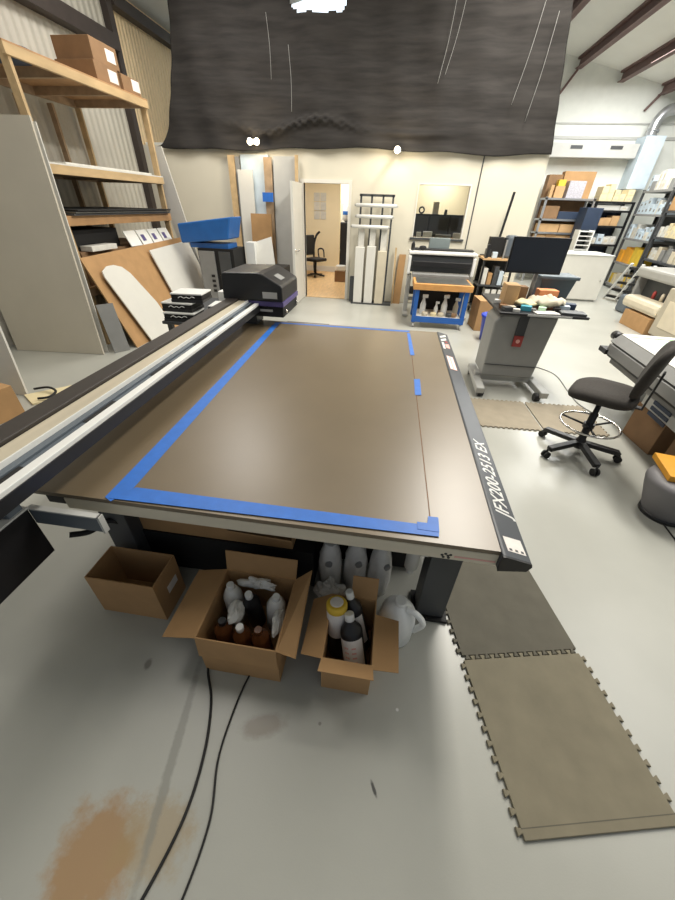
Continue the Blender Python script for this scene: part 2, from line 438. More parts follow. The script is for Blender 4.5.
def decal(name, poly, m, par, t=.0012):
    mb = MB(); mb.slab([(x,y,rail_pt(x)+t) for x,y in poly], t); return pp(mb, name, m, par)
st = decal('sticker', [(.527,.915),(.596,.915),(.592,.985),(.523,.985)], 'label_white', rl)
for x in (.540,.562,.584):
    decal('sticker_mark', [(x-.006,.920),(x+.005,.920),(x+.004,.930),(x-.006,.930)], 'dark_grey', rl, .0019)
# far end mark: white bars and a red and white plate
for poly, m in (([(.520,3.47),(.585,3.56),(.585,3.62),(.520,3.52)],'strip_white'), ([(.520,3.37),(.575,3.44),(.575,3.50),(.520,3.42)],'strip_white'),
                ([(.520,3.16),(.540,3.16),(.540,3.34),(.520,3.34)],'strip_white'), ([(.548,3.20),(.585,3.20),(.585,3.33),(.548,3.30)],'pink'),
                ([(.556,3.35),(.580,3.35),(.580,3.40),(.556,3.40)],'red'), ([(.524,2.68),(.580,2.68),(.580,2.98),(.524,2.98)],'pink'), ):
    decal('emblem', poly, m, rl)
for x in (.536,.566): decal('emblem_stripe', [(x-.009,2.69),(x+.009,2.69),(x+.009,2.97),(x-.009,2.97)], 'strip_white', rl, .0019)
# frame and legs
fr = MB().box(X0+.1,.42,1.02,1.10,.56,T-.078).box(X0+.1,.42,3.45,3.53,.56,T-.078).box(.33,.42,1.10,3.45,.58,T-.078).box(X0+.1,X0+.2,1.1,3.45,.5,T-.078).box(-.75,-.67,1.1,3.45,.6,T-.078)
pp(fr, 'frame', 'black_matte')
for x,y in ((.31,1.06),(.31,3.4),(-1.33,1.06),(-1.33,3.4)):
    lg = pp(BX(x,x+.14,y,y+.12,.02,.60), 'leg', 'dark_grey', None, .004)
    pp(BX(x-.02,x+.16,y-.02,y+.14,0,.02), 'foot_plate', 'black_matte', lg)
pp(MB().cyl((.225,1.04,.43),(.225,1.04,.67),.03).cyl((.225,1.04,.39),(.225,1.04,.43),.018).cyl((.24,1.0,.58),(.275,1.0,.58),.016), 'filter_valve', 'light_grey')
pp(BX(-1.2,.25,1.75,3.3,.02,.62), 'shade_backing', 'black_matte')  # black block, enlarged to darken the space under the bed
pp(BX(-1.22,-.25,1.13,1.62,.02,.30), 'drive_box', 'black_matte')
pp(BX(-.24,.30,1.34,1.75,.02,.60), 'shade_panel', 'black_matte')  # black block added to keep the background behind the jugs dark
# gantry over the left side of the bed
G = (.40,3.75)
def gx(mb):
    for v in mb.v: v.x -= .022*(v.y-.7)
    return mb
def gp(mb, n, m, par=None, bev=0.): return pp(gx(mb), n, m, par, bev)
gb = gp(BX(-1.49,-1.20,G[0],G[1],.885,.93), 'gantry', 'dark_grey', None, .004)
gp(BX(-1.505,-1.395,G[0],G[1],.90,1.0), 'outer_band', 'band_brown', gb, .004)
gp(BX(-1.392,-1.300,G[0],G[1],.93,.985), 'metal_cover', 'brushed_metal', gb, .003)
gp(BX(-1.300,-1.293,G[0],G[1],.93,.992), 'cover_lip', 'strip_white', gb)
gp(MB().box(-1.293,-1.262,G[0],G[1],.93,.972).box(-1.262,-1.235,G[0],G[1],.93,.962), 'slide_rail', 'grey_blue', gb, .002)
for k in range(6):
    y = .62+k*.52
    gp(BX(-1.260,-1.238,y,y+.20,.962,.965), 'slot', 'black_matte', gb)
gp(BX(-1.234,-1.192,G[0],G[1],.925,.968), 'light_strip', 'strip_white', gb, .003)
gp(BX(-1.192,-1.186,G[0],G[1],.895,.950), 'side_skirt', 'black_plastic', gb)
gp(BX(-1.42,-1.25,3.5,3.7,T,.885), 'far_foot', 'dark_grey', gb)
gp(BX(-1.42,-1.335,.74,.80,.755,.885), 'end_bracket', 'grey_blue', gb, .004)
ep = pp(BX(-1.49,-1.33,.30,.808,.50,.752), 'end_cover', 'black_plastic', None, .004)
pp(BX(-1.49,-1.328,.30,.810,.752,.760), 'cover_rim', 'light_grey', ep)
for y in (.45,.62): pp(MB().cyl((-1.33,y,.71),(-1.322,y,.71),.006,8), 'screw', 'chrome', ep)
cp = pp(BX(-1.34,-1.03,.812,.83,.665,.745), 'corner_plate', 'grey_blue', None, .003)
pp(MB().box(-1.34,-1.03,.808,.832,.745,.752).box(-1.036,-1.026,.808,.832,.665,.752), 'plate_rim', 'light_grey', cp)
pp(MB().tube([(-1.42,.95,.42),(-1.36,1.0,.40),(-1.28,1.05,.44),(-1.24,1.08,.40)],.014), 'hose', 'black_matte')
# carriage
hp = [(-1.60,1.19),(-1.585,1.225),(-1.24,1.235),(-1.19,1.225),(-1.02,1.135),(-1.01,1.115),(-1.01,.99),(-1.60,.99)]
def exy(poly, y0, y1):
    m = MB(); k = len(poly)
    return m.add([(x,y0,z) for x,z in poly]+[(x,y1,z) for x,z in poly], [list(range(k)), list(range(k,2*k))[::-1]]+[(i,(i+1)%k,(i+1)%k+k,i+k) for i in range(k)])
hc = pp(exy(hp,3.42,4.02), 'carriage', 'black_plastic', None, .012)
pp(BX(-1.40,-1.005,3.425,4.015,.945,.99), 'purple_band', 'purple', hc, .004)
pp(BX(-1.38,-1.015,3.44,4.0,.845,.945), 'lower_body', 'black_matte', hc, .006)
pp(BX(-1.36,-1.12,3.434,3.44,.895,.915), 'nozzle_slot', 'light_grey', hc)
pp(BX(-1.20,-1.06,3.412,3.42,1.02,1.075), 'nameplate', 'light_grey', hc)
pp(MB().slab([(-1.13,3.58,1.197),(-1.06,3.58,1.160),(-1.06,3.72,1.160),(-1.13,3.72,1.197)],.003), 'top_mark', 'mid_grey', hc)
pp(MB().cyl((-1.005,3.48,.90),(-.985,3.48,.90),.016).cyl((-1.005,3.9,.90),(-.985,3.9,.90),.016), 'roller', 'chrome', hc)
pp(BX(-1.05,-.60,3.66,3.70,T-.06,T-.005), 'rear_rail', 'rail_dark')

# sheet on the bed and masking tape
sh = MB().prism([(-1.03,.985),(.252,.98),(.225,3.60),(-1.12,3.60)], T, T+.003)
tag(sh.build('print_sheet', 'print_sheet', None), 'thin brown sheet taped down on the printer bed', 'sheet')
def tape(poly, label, z=T+.003, t=.0012):
    return tag(MB().prism(poly, z, z+t).build('masking_tape', 'tape_blue'), label, 'tape')
tape([(-1.079,.919),(-1.04,.900),(-1.000,.990),(-1.098,3.581),(-1.152,3.601)], 'long blue masking tape strip along the bed beside the gantry')
tape([(-1.06,.915),(.280,.938),(.284,.990),(-.99,.995)], 'long blue masking tape strip along the near edge of bed', T+.0042)
tape([(.20,.962),(.283,.960),(.286,1.038),(.246,1.038),(.240,1.0),(.20,1.0)], 'small torn blue tape piece at the near right sheet corner', T+.0056)
tape([(.205,3.54),(.232,3.54),(.256,2.925),(.220,2.92)], 'blue tape strip at the far right corner of the sheet')
tape([(.235,2.419),(.278,2.428),(.275,2.162),(.233,2.153)], 'short blue tape piece halfway along the right sheet edge')
tape([(-1.15,3.60),(-1.12,3.57),(.222,3.585),(.235,3.63)], 'thin blue tape strip along the far edge of the bed')
edge_gap = MB().prism([(.252,.99),(.256,.99),(.229,3.55),(.225,3.55)], T+.003, T+.0036)  # dark strip added to draw the line along the sheet's edge
tag(edge_gap.build('edge_line', 'kraft_inside'), 'thin dark line along the right edge of the sheet', 'tape')

# ---------------------------------------------------------------- cartons and bottles under the bed
def carton(name, label, x0, x1, y0, y1, h, m='cardboard', t=.005, group=None, z=0., rz=0.):
    cx, cy = (x0+x1)/2, (y0+y1)/2
    o = thing(name, label, 'box', (cx,cy,z), rz, group, local=True)
    a, b = (x1-x0)/2, (y1-y0)/2
    BX(-a,a,-b,b,0,t).build('bottom', m, o)
    BX(-a,a,-b,-b+t,t,h).build('front_side', m, o); BX(-a,a,b-t,b,t,h).build('back_side', m, o)
    BX(-a,-a+t,-b+t,b-t,t,h).build('left_side', m, o); BX(a-t,a,-b+t,b-t,t,h).build('right_side', m, o)
    return o
def flap(o, p, m='cardboard', t=.004):     # p: four points local to the carton
    return MB().slab(p, t).build('flap', m, o)
b1 = carton('open_carton', 'empty open brown carton on floor left of the bottle carton', -1.305, -.955, .83, 1.02, .28)
BX(.17501,.1762,-.02,.06,.12,.17).build('shipping_label','label_white',b1)
b2 = carton('bottle_carton', 'open brown carton full of plastic wrapped bottles with flaps out', -.655, -.305, .645, .985, .28)
a, b, h = .175, .17, .28
flap(b2, [(-a,-b,h),(-a,b,h),(-a-.165,b+.01,h-.06),(-a-.165,-b+.01,h-.06)])
flap(b2, [(-a,b,h),(a,b,h),(a+.005,b+.03,h+.105),(-a-.005,b+.03,h+.105)])
flap(b2, [(a,b,h),(a,-b,h),(a+.08,-b,h-.03),(a+.08,b,h+.09)])
flap(b2, [(a,-b,h),(-a,-b,h),(-a,-b-.012,h-.13),(a,-b-.012,h-.13)])
b3 = carton('bottle_carton', 'smaller open brown carton holding black ink bottles, right under the bed', -.12, .09, .655, .945, .27)
a, b, h = .105, .145, .27
flap(b3, [(-a,-b,h),(-a,b,h),(-a-.085,b-.02,h-.035),(-a-.09,-b+.02,h-.035)])
flap(b3, [(-a+.09,b,h),(a,b,h),(a,b+.05,h+.09),(-a+.09,b+.05,h+.09)])
flap(b3, [(a,b-.07,h),(a,-b-.01,h),(a+.10,-b-.01,h+.01),(a+.10,b-.09,h+.01)])
flap(b3, [(a,-b,h),(-a,-b,h),(-a-.005,-b-.05,h+.005),(a+.005,-b-.05,h+.005)])
BX(-.02,.09,-.1462,-.1451,.20,.225).build('shipping_label','label_white',b3)
def bottle(name, label, loc, tilt, r, h, body, capm, lab=None, wrap=False, group=None):
    o = thing(name, label, 'bottle', loc, 0, group, local=True)
    o.rotation_euler = tilt
    MB().lathe([(r*.93,0),(r,.008),(r,h*.70),(r*.92,h*.76),(r*.42,h*.86),(r*.36,h*.9)],(0,0,0),18).build('body', body, o)
    MB().lathe([(r*.42,h*.885),(r*.44,h*.89),(r*.44,h*.985),(r*.40,h)],(0,0,0),16).build('cap', capm, o)
    if lab:
        lb_ = MB(); vs_ = []; n_a = 12
        for z_ in (h*.16,h*.64):
            for k in range(n_a+1):
                a_ = -PI/2+R(70)*(2*k/n_a-1); vs_.append((r*1.015*math.cos(a_),r*1.015*math.sin(a_),z_))
        lb_.add(vs_,[(k,k+1,n_a+2+k,n_a+1+k) for k in range(n_a)],True).build('label', lab, o)
        ml = MB()
        for q_ in range(4):
            for k in range(2):
                a_ = -PI/2+R(-34+38*k); z_ = h*(.26+.08*q_); ca, sa = math.cos(a_), math.sin(a_)
                b_ = a_+R(22); ml.slab([(r*1.02*ca,r*1.02*sa,z_),(r*1.02*math.cos(b_),r*1.02*math.sin(b_),z_),(r*1.02*math.cos(b_),r*1.02*math.sin(b_),z_+h*.025),(r*1.02*ca,r*1.02*sa,z_+h*.025)],-.0006)
        ml.build('label_mark','pink',o)
    if wrap: MB().lathe([(r*1.1,.002),(r*1.13,h*.3),(r*1.12,h*.72),(r*.8,h*.84),(r*.6,h*.9)],(0,0,0),12).build('wrap', 'clear_wrap', o)
    return o
wr = 'plastic wrapped bottles in the carton'
L8 = ['near left brown bottle in the wrapped bottle carton','near middle amber bottle in the wrapped bottle carton','near right dark bottle in the wrapped bottle carton',
      'wrapped white capped bottle at the far left of its carton','dark bottle with round white cap at middle of carton','wrapped white capped bottle at the far right of carton']
q = 0
for j, y in enumerate((.725,.875)):
    for i, x in enumerate((-.58,-.48,-.385)):
        bottle('wrapped_bottle', L8[q], (x+rnd.uniform(-.006,.006), y, .05), (R(rnd.uniform(-5,5)),R(rnd.uniform(-5,5)),0), .040, .225+.03*j, ('amber','amber','amber','black_plastic','black_plastic','mid_grey')[q], ('black_plastic','clear_wrap','amber','white_plastic','white_plastic','white_plastic')[q], wrap=q in (3,5))
        q += 1
def crumple(name, label, c, rx, ry, rz_, m='clear_wrap', seed=1, cat='wrap', nl=3):
    r = random.Random(seed); mb = MB()
    mb.ball(c, rx, ry, rz_, 22, 14)
    for v in mb.v:
        d = v-Vector(c); k = 1+.22*math.sin(d.x*95+seed)*math.sin(d.y*80+seed*2)+.18*math.sin(d.z*110+d.x*60)+r.uniform(-.10,.10)
        v.x, v.y, v.z = c[0]+d.x*k, c[1]+d.y*k, c[2]+d.z*k
    mb.sm = [False]*len(mb.sm)
    return tag(mb.build(name, m), label, cat)
crumple('bubble_wrap', 'crumpled clear wrap between the wrapped bottles in the carton', (-.545,.80,.235), .035,.05,.03, seed=3)
crumple('bubble_wrap', 'clear wrap tucked along the right flap of wrapped bottle carton', (-.345,.80,.22), .022,.06,.04, seed=5)
crumple('bubble_wrap', 'clear wrap behind the white capped bottles in the carton', (-.48,.945,.26), .09,.022,.03, seed=8)
bottle('ink_bottle', 'black bottle with white cap and pink label, nearest in its carton', (.03,.71,.085), (R(-26),R(-14),0), .049, .275, 'black_plastic', 'white_plastic', 'label_white')
bottle('ink_bottle', 'black bottle with a white cap behind the nearest one', (.045,.83,.07), (R(-14),R(-16),0), .040, .32, 'black_plastic', 'white_plastic', 'label_white')
o = thing('ink_bottle','black bottle with a white label and yellow lid at the left','bottle',(-.068,.80,.05),0,None,True); o.rotation_euler=(R(-12),R(-4),0)
MB().lathe([(.042,0),(.045,.008),(.045,.28),(.042,.285)],(0,0,0),20).build('body','black_plastic',o)
MB().lathe([(.0455,.13),(.046,.131),(.046,.262),(.0455,.263)],(0,0,0),20).build('label','label_white',o)
MB().lathe([(.0465,.264),(.047,.265),(.047,.29),(.040,.298)],(0,0,0),20).build('lid','yellow',o)
MB().lathe([(.030,.2985),(.030,.301),(.026,.302)],(0,0,0),16).build('lid_disc','label_white',o)
# bagged jugs behind
jl = ['leftmost of three plastic bagged bottles behind the cartons','middle of three plastic bagged bottles behind the cartons','rightmost of three plastic bagged bottles behind the cartons']
for k,(x,y) in enumerate(((-.165,1.17),(-.03,1.19),(.10,1.19))):
    o = thing('bagged_bottle', jl[k], 'bottle', (x,y,0), .3*k, 'bagged bottles under the bed', local=True)
    bg = MB().lathe([(.052,0),(.058,.02),(.062,.12),(.060,.22),(.056,.27),(.045,.32),(.03,.35),(.034,.37)],(0,0,0),22)
    for v in bg.v:
        a_ = math.atan2(v.y,v.x); kk_ = 1+.06*math.sin(a_*5+v.z*40+k)+.04*math.sin(a_*9-v.z*70); v.x *= kk_; v.y *= kk_
    bg.build('bag','clear_wrap',o)
    MB().lathe([(.045,.004),(.050,.02),(.050,.22),(.03,.27),(.02,.30)],(0,0,0),14).build('bottle','pale_box',o)
    MB().cyl((0,-.066,.26),(0,-.045,.26),.018,12).build('round_mark','mid_grey',o)
crumple('crumpled_bag', 'crumpled clear plastic bag on floor between carton and bagged bottles', (-.15,1.06,.09), .075,.045,.085, seed=11, cat='bag')
o = thing('plastic_jug', 'white translucent plastic jug with handle beside the smaller carton', 'jug', (.200,.955,0), 0, None, True)
MB().lathe([(.070,0),(.085,.012),(.088,.14),(.080,.20),(.050,.245),(.026,.26),(.024,.265)],(0,0,0),22).build('body','jug_plastic',o)
MB().lathe([(.027,.262),(.028,.264),(.028,.284),(.025,.286)],(0,0,0),16).build('cap','white_plastic',o)
MB().tube([(.03,-.02,.25),(.075,-.035,.245),(.112,-.045,.19),(.082,-.03,.10)],.015).build('handle','jug_plastic',o)
o = carton('wide_carton', 'wide shallow brown carton lying far back under the bed', -1.19,-.36,1.14,1.56,.10,'cardboard',z=.302)
flap(o, [(.06,-.21,.10),(.415,-.21,.10),(.43,-.27,.13),(.10,-.25,.12)],'cardboard')
for k,x in enumerate((-.64,-.55)):
    tag(MB().lathe([(.035,0),(.04,.01),(.04,.10),(.03,.14)],(x,1.24,.31),12).build('wrapped_roll','clear_wrap'), ['left','right'][k]+' of two wrapped rolls standing in the wide carton', 'roll')
box_tray = MB().box(-1.0,-.70,1.18,1.42,.402,.416)
tag(box_tray.build('pale_card','light_grey'), 'pale card lying across the wide carton under the bed', 'card')

# ---------------------------------------------------------------- floor mats and cables
def toothed(L, n, amp, sides):
    base = [((0,0),(L,0)),((L,0),(L,L)),((L,L),(0,L)),((0,L),(0,0))]
    pts = []
    for s,(p,q) in enumerate(base):
        p, q = Vector(p), Vector(q); d = (q-p); nrm = Vector((d.y,-d.x)).normalized()
        pts.append(tuple(p))
        if sides[s]:
            for k in range(n):
                ph = .5 if sides[s] == 2 else 0
                if ph and k == n-1: break
                a = (k+.30+ph)/n; b = (k+.70+ph)/n; o = amp
                w = .07/n
                pts += [tuple(p+d*(a+w)), tuple(p+d*(a-w)+nrm*o), tuple(p+d*(b+w)+nrm*o), tuple(p+d*(b-w))]
    return pts
def floor_mat_tile(label, loc, rz, m, sides, L=.575, n=12):
    o = MB().prism(toothed(L, n, .018, sides), 0, .012).build('floor_mat', m, None, .002, 1, loc=(0,0,0))
    o.location = loc; o.rotation_euler = (0,0,rz)
    return tag(o, label, 'mat')
rz = R(12.2); dx = Vector((math.cos(rz),math.sin(rz),0)); dy = Vector((-dx.y,dx.x,0))
o0 = Vector((.655,.300,.0005))
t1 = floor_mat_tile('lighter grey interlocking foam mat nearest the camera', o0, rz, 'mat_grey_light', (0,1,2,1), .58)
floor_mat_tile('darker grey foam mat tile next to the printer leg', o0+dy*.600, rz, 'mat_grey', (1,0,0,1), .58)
BX(.0,.58,.028,.031,.012,.0124).build('border_groove','mat_grey',t1)
r2 = R(2)
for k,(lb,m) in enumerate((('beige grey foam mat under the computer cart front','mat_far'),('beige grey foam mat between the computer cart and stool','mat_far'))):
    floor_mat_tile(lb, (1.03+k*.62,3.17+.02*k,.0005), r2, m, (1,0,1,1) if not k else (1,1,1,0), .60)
def cable(label, pts, r, m='rubber', name='cable'):
    return tag(MB().tube(pts, r, 8, 8).build(name, m), label, 'cable')
z = .006
cable('black cable on floor, left of the two running from bottle carton', [(-.66,.75,z),(-.648,.646,z),(-.579,.529,z),(-.529,.366,z),(-.517,.187,z),(-.556,.001,z),(-.60,-.1,z)], .0055)
cable('thinner black cable on floor, right of the two', [(-.42,.75,z),(-.454,.627,z),(-.469,.491,z),(-.466,.345,z),(-.426,.189,z),(-.435,.019,z),(-.47,-.1,z)], .004)
cable('grey power cable curving from the computer cart towards the stool', [(2.10,5.0,z),(2.28,4.75,z),(2.25,4.2,z),(2.24,3.9,z),(2.30,3.7,z)], .006, 'mid_grey')
cable('black cable on floor beside the grey bin', [(2.12,2.2,z),(2.075,2.1,z),(2.06,1.87,z),(2.08,1.7,z)], .005)

# ---------------------------------------------------------------- left side: lumber shelf and leaning sheets
XS = -4.0
SH = thing('lumber_shelving', 'tall shelving unit built of pale lumber against the corrugated wall', 'shelf', (-4.55,5.7,0))
for x in (XS-.045,-5.15):
    for y in (4.55,6.86):
        BX(x-.045,x+.045,y-.02,y+.02,0,2.96).build('post','lumber',SH,.003)
for y in (5.2,5.75,6.3): BX(-5.19,-5.11,y-.02,y+.02,0,2.85).build('rear_post','lumber_dark',SH,.003)
def level(z, m, plank, deep=-5.19):
    a = BX(XS-.02,XS+.02,4.50,6.90,z-.09,z).build('front_rail',m,SH,.003)
    BX(deep,deep+.04,4.50,6.90,z-.09,z).build('rear_rail','lumber_dark',SH)
    for y in (4.56,5.3,6.1,6.84): BX(deep+.04,XS-.02,y-.02,y+.02,z-.09,z).build('joist','lumber_dark',SH)
    BX(deep,XS+.02,4.50,6.90,z,z+.015).build('shelf_board',plank,SH)
level(2.98,'lumber','plywood'); level(2.06,'lumber','white_board'); level(1.55,'plywood','plywood'); level(.75,'lumber_dark','plywood')
def sheet(name, label, poly, t, m, cat='board', group=None, bev=0.):
    return tag(MB().slab(poly, t).build(name, m, None, bev), label, cat, group)
def box(name, label, x0,x1,y0,y1,z0,z1, m, cat='box', rz=0., group=None, bev=.004):
    cx, cy = (x0+x1)/2,(y0+y1)/2
    o = BX(-(x1-x0)/2,(x1-x0)/2,-(y1-y0)/2,(y1-y0)/2,0,z1-z0).build(name, m, None, bev, loc=(0,0,0))
    o.location = (cx,cy,z0); o.rotation_euler = (0,0,rz)
    return tag(o, label, cat, group)
# grey sheet leaning on the shelf's near end
sheet('leaning_sheet', 'big grey 4 by 8 sheet leaning on the near end of the shelving', [(-5.02,4.07,.0),(-3.80,4.17,.0),(-3.93,4.48,2.44),(-5.15,4.38,2.44)], -.025, 'grey_board')
sheet('leaning_sheet', 'thin white sheet standing behind the big grey sheet', [(-4.95,4.16,.0),(-3.80,4.255,.0),(-3.92,4.515,2.40),(-5.1,4.42,2.40)], -.012, 'white_board')
# narrow white plank at shelf far end
sheet('white_plank', 'narrow white plank leaning at the far end of the shelving', [(-3.90,7.22,.0),(-3.60,7.22,.0),(-3.96,7.02,2.47),(-4.24,7.02,2.47)], -.02, 'white_board')
# leaning pieces: plane x = x0 - .333 z
def LX(x0, yz): return [(x0-.3333*z_, y, z_) for y, z_ in yz]
sheet('cardboard_sheet', 'large brown cardboard sheet leaning against the lumber shelving', LX(-3.53,[(4.50,.0),(7.00,.0),(6.96,1.20),(4.44,1.13)]), .02, 'cardboard', 'cardboard')
sheet('rounded_board', 'white board with rounded top leaning on the cardboard sheet', LX(-3.46,[(4.78,.0),(5.45,.0),(5.33,.45),(5.10,.88),(5.0,.97),(4.86,1.01),(4.72,1.01),(4.60,.965),(4.585,.90)]), .02, 'white_board', bev=.003)
sheet('square_board', 'white square board leaning on cardboard behind the label boxes', LX(-3.46,[(5.90,.0),(7.2,.0),(7.06,1.15),(5.80,1.10)]), .02, 'white_board')
box('black_bin','dark bin on the bottom shelf behind the cardboard sheet',-4.7,-4.1,4.75,5.4,.77,1.15,'black_matte','bin')
# shelf load
for k,(z0,z1,y0,y1,x0,x1) in enumerate(((2.996,3.20,5.95,6.42,-4.6,-4.06),(2.996,3.18,6.44,6.84,-4.6,-4.03),(3.204,3.42,6.00,6.52,-4.6,-4.08))):
    o = box('shelf_carton', ['lower left brown carton on top of the shelving','lower right brown carton on top of the shelving','upper brown carton stacked on top of the shelving'][k], x0,x1,y0,y1,z0,z1,'cardboard_dark')
    BX((x1-x0)/2,(x1-x0)/2+.002,.02,.20,.05,.17).build('shipping_label','label_white',o)
fm = MB(); fm.ball((-4.45,4.98,3.02),.34,.36,.07)
tag(fm.build('folded_cloth','dark_blue',loc=(-4.45,4.98,2.995)), 'dark folded cloth on near end of the top shelf', 'cloth')
for k in range(3):
    box('panel_stack', ['lowest','middle','topmost'][k]+' of the dark flat panels on the third shelf', -5.05+.03*k,-3.93+.015*k,4.62+.02*k,6.80,1.567+.022*k,1.585+.022*k, ('dark_grey','steel_sheet','black_matte')[k],'panel',group='flat panels on shelf')
box('steel_strip','thin pale strip lying on the second shelf',-4.3,-4.05,4.9,6.7,2.077,2.10,'pale_box','strip')
box('dark_panel_box','dark box low on the shelf at left',-5.0,-4.15,4.7,5.6,1.17,1.40,'black_matte')
box('shelf_support_crate','dark wooden crate under the shelf clutter',-5.0,-4.05,4.65,6.8,.768,1.165,'cardboard_dark','crate')
box('white_parcel','small white parcel on the shelf behind the cardboard sheet',-4.12,-3.95,4.75,5.25,1.168,1.23,'pale_box')
# row of four white display cards in a tray
for k in range(4):
    y0 = 5.55+k*.30
    o = tag(MB().slab([(-3.93,y0,1.168),(-3.93,y0+.27,1.168),(-4.02,y0+.27,1.36),(-4.02,y0,1.36)],.012).build('display_card','white_plastic'), ['first','second','third','fourth'][k]+' white card from the left in the row behind cardboard', 'card', 'white cards on the shelf')
    if k: MB().slab([(-3.945,y0+.05,1.22),(-3.945,y0+.13,1.22),(-3.985,y0+.13,1.30),(-3.985,y0+.05,1.30)],.004).build('print_mark','purple',o)
# near-left corner pieces
sheet('white_sheet', 'white sheet leaning at the left edge of the frame', [(-3.74,2.90,0),(-4.6,2.90,0),(-4.62,3.00,1.0),(-3.74,3.00,1.0)], .02, 'white_board')
o = box('brown_carton', 'brown carton standing behind the gantry at left', -3.95,-3.46,2.24,2.60,0,.30,'cardboard',rz=R(-12))
sheet('cream_card', 'cream card lying on floor behind the gantry', [(-3.75,2.86,.02),(-3.50,2.70,.02),(-3.18,3.05,.02),(-3.42,3.20,.02)], .018, 'cream_box','card')
cable('black cable loop lying on the cream card', [(-3.70,2.95,.05),(-3.55,2.98,.07),(-3.42,2.93,.06),(-3.40,2.82,.05),(-3.5,2.78,.04)], .012)
sheet('grey_panel_piece','small grey panel standing between grey sheet and cardboard',[(-3.70,4.24,0),(-3.58,4.40,0),(-3.64,4.42,.62),(-3.76,4.26,.62)],-.015,'mid_grey','panel')

# table behind the gantry with label boxes
t = thing('side_table','low dark side table behind the gantry carrying small boxes','table',(-2.2,4.2,0))
BX(-2.41,-1.72,3.56,4.75,.66,.69).build('table_top','dark_grey',t,.004)
for x in (-2.38,-1.8):
    for y in (3.6,4.68): BX(x,x+.05,y,y+.05,0,.66).build('leg','dark_grey',t)
def label_box(lb, x, y, z, rz=.05):
    o = thing('label_box', lb, 'box', (x,y,z), rz, 'small black and white boxes', True)
    BX(-.17,.17,-.14,.14,0,.028).build('tray','black_plastic',o,.003)
    BX(-.165,.165,-.136,.136,.0285,.075).build('sleeve','black_matte',o,.003)
    BX(-.17,.17,-.14,.14,.0755,.09).build('lid','white_plastic',o,.003)
    MB().tube([(-.09,-.139,.045),(-.06,-.139,.06),(-.03,-.139,.045),(0,-.139,.055),(.03,-.139,.045),(.06,-.139,.06),(.09,-.139,.05)],.004,6,4).build('script_mark','strip_white',o)
    return o
label_box('small black and white box at the bottom of the stack', -2.22,3.72,.69)
label_box('small black and white box in the middle of the stack', -2.24,3.76,.781,.0)
label_box('small black and white box on top of the stack', -2.14,3.80,.872,.08)
label_box('small black and white box lying right of the stack', -1.90,4.1,.69,.1)
box('white_block','white foam block behind the small black boxes',-2.1,-1.82,4.35,4.6,.69,.86,'white_plastic','block')

# blue tote on a dark stand
st = thing('dark_cabinet','dark grey cabinet with side vents under the blue bin','cabinet',(-3.1,6.7,0))
BX(-3.36,-2.72,6.45,7.0,0,1.10).build('body','black_matte',st,.005)
BX(-3.34,-3.06,6.425,6.449,.1,1.06).build('side_panel','mid_grey',st,.003)
BX(-2.98,-2.78,6.425,6.449,.1,1.06).build('door','dark_grey',st,.003)
for k in range(4): BX(-3.16,-3.10,6.415,6.424,.42+.08*k,.46+.08*k).build('vent','black_matte',st)
bt = thing('blue_bin','long blue plastic bin on top of the dark cabinet','bin',(-3.1,6.65,1.10))
exy([(-3.62,1.16),(-2.78,1.24),(-2.70,1.56),(-3.64,1.44)],6.44,6.95).build('tub','blue_plastic',bt,.02)
BX(-3.5,-2.82,6.5,6.9,1.10,1.17).build('base','blue_plastic',bt)
box('white_can','small white canister right of the blue bin',-2.66,-2.50,6.9,7.1,.80,1.18,'white_plastic','canister')
box('dark_crate','dark crate on the floor behind the print carriage',-2.70,-1.98,6.86,7.35,0,.80,'black_matte','crate')
# sheets standing against the partition wall
def stand(lb, xb0, xb1, xt0, xt1, h, y, m, name='standing_panel', cat='panel', t=.03, group=None, z0=0.):
    return sheet(name, lb, [(xb0,y-.14*(h-z0)/2.4-.02,z0),(xb1,y-.14*(h-z0)/2.4-.02,z0),(xt1,y,h),(xt0,y,h)], t, m, cat, group)
stand('pale wood plank leaning on the wall, left of grey panels',-3.38,-3.25,-3.42,-3.29,2.5,8.40,'lumber','plank','plank',.04)
stand('narrow grey plank next to the left pale wood plank',-3.24,-3.17,-3.28,-3.20,2.48,8.42,'mid_grey','plank','plank',.03)
stand('blue white film covered panel behind the white board',-3.14,-2.55,-3.18,-2.62,2.52,8.46,'ice_box')
stand('white board in front of the film covered panel',-3.20,-2.90,-3.22,-2.92,2.28,8.34,'white_board')
o = stand('wood plank with blue tape left of the big grey panel',-2.68,-2.52,-2.70,-2.54,2.48,8.40,'lumber_dark','plank','plank',.03)
sheet('blue_tape_band','blue tape wrapped round the wood plank',[(-2.73,8.27,1.78),(-2.51,8.27,1.78),(-2.51,8.283,1.93),(-2.73,8.283,1.93)],.01,'tape_blue','tape')
stand('brown cardboard rectangle standing in front of taped plank',-2.98,-2.54,-2.97,-2.54,1.58,8.16,'cardboard','cardboard_sheet','cardboard',.02)
stand('large light grey panel leaning left of the door',-2.52,-2.09,-2.52,-2.08,2.50,8.44,'light_grey')
stand('pale wood strip standing beside the door frame',-2.08,-2.03,-2.07,-2.01,2.52,8.36,'lumber','plank','plank',.04)
sheet('white_card','white paper card propped up behind the print carriage',[(-2.66,6.95,.80),(-2.15,6.95,.80),(-2.22,7.05,1.27),(-2.65,7.05,1.14)],.006,'white_board','card')

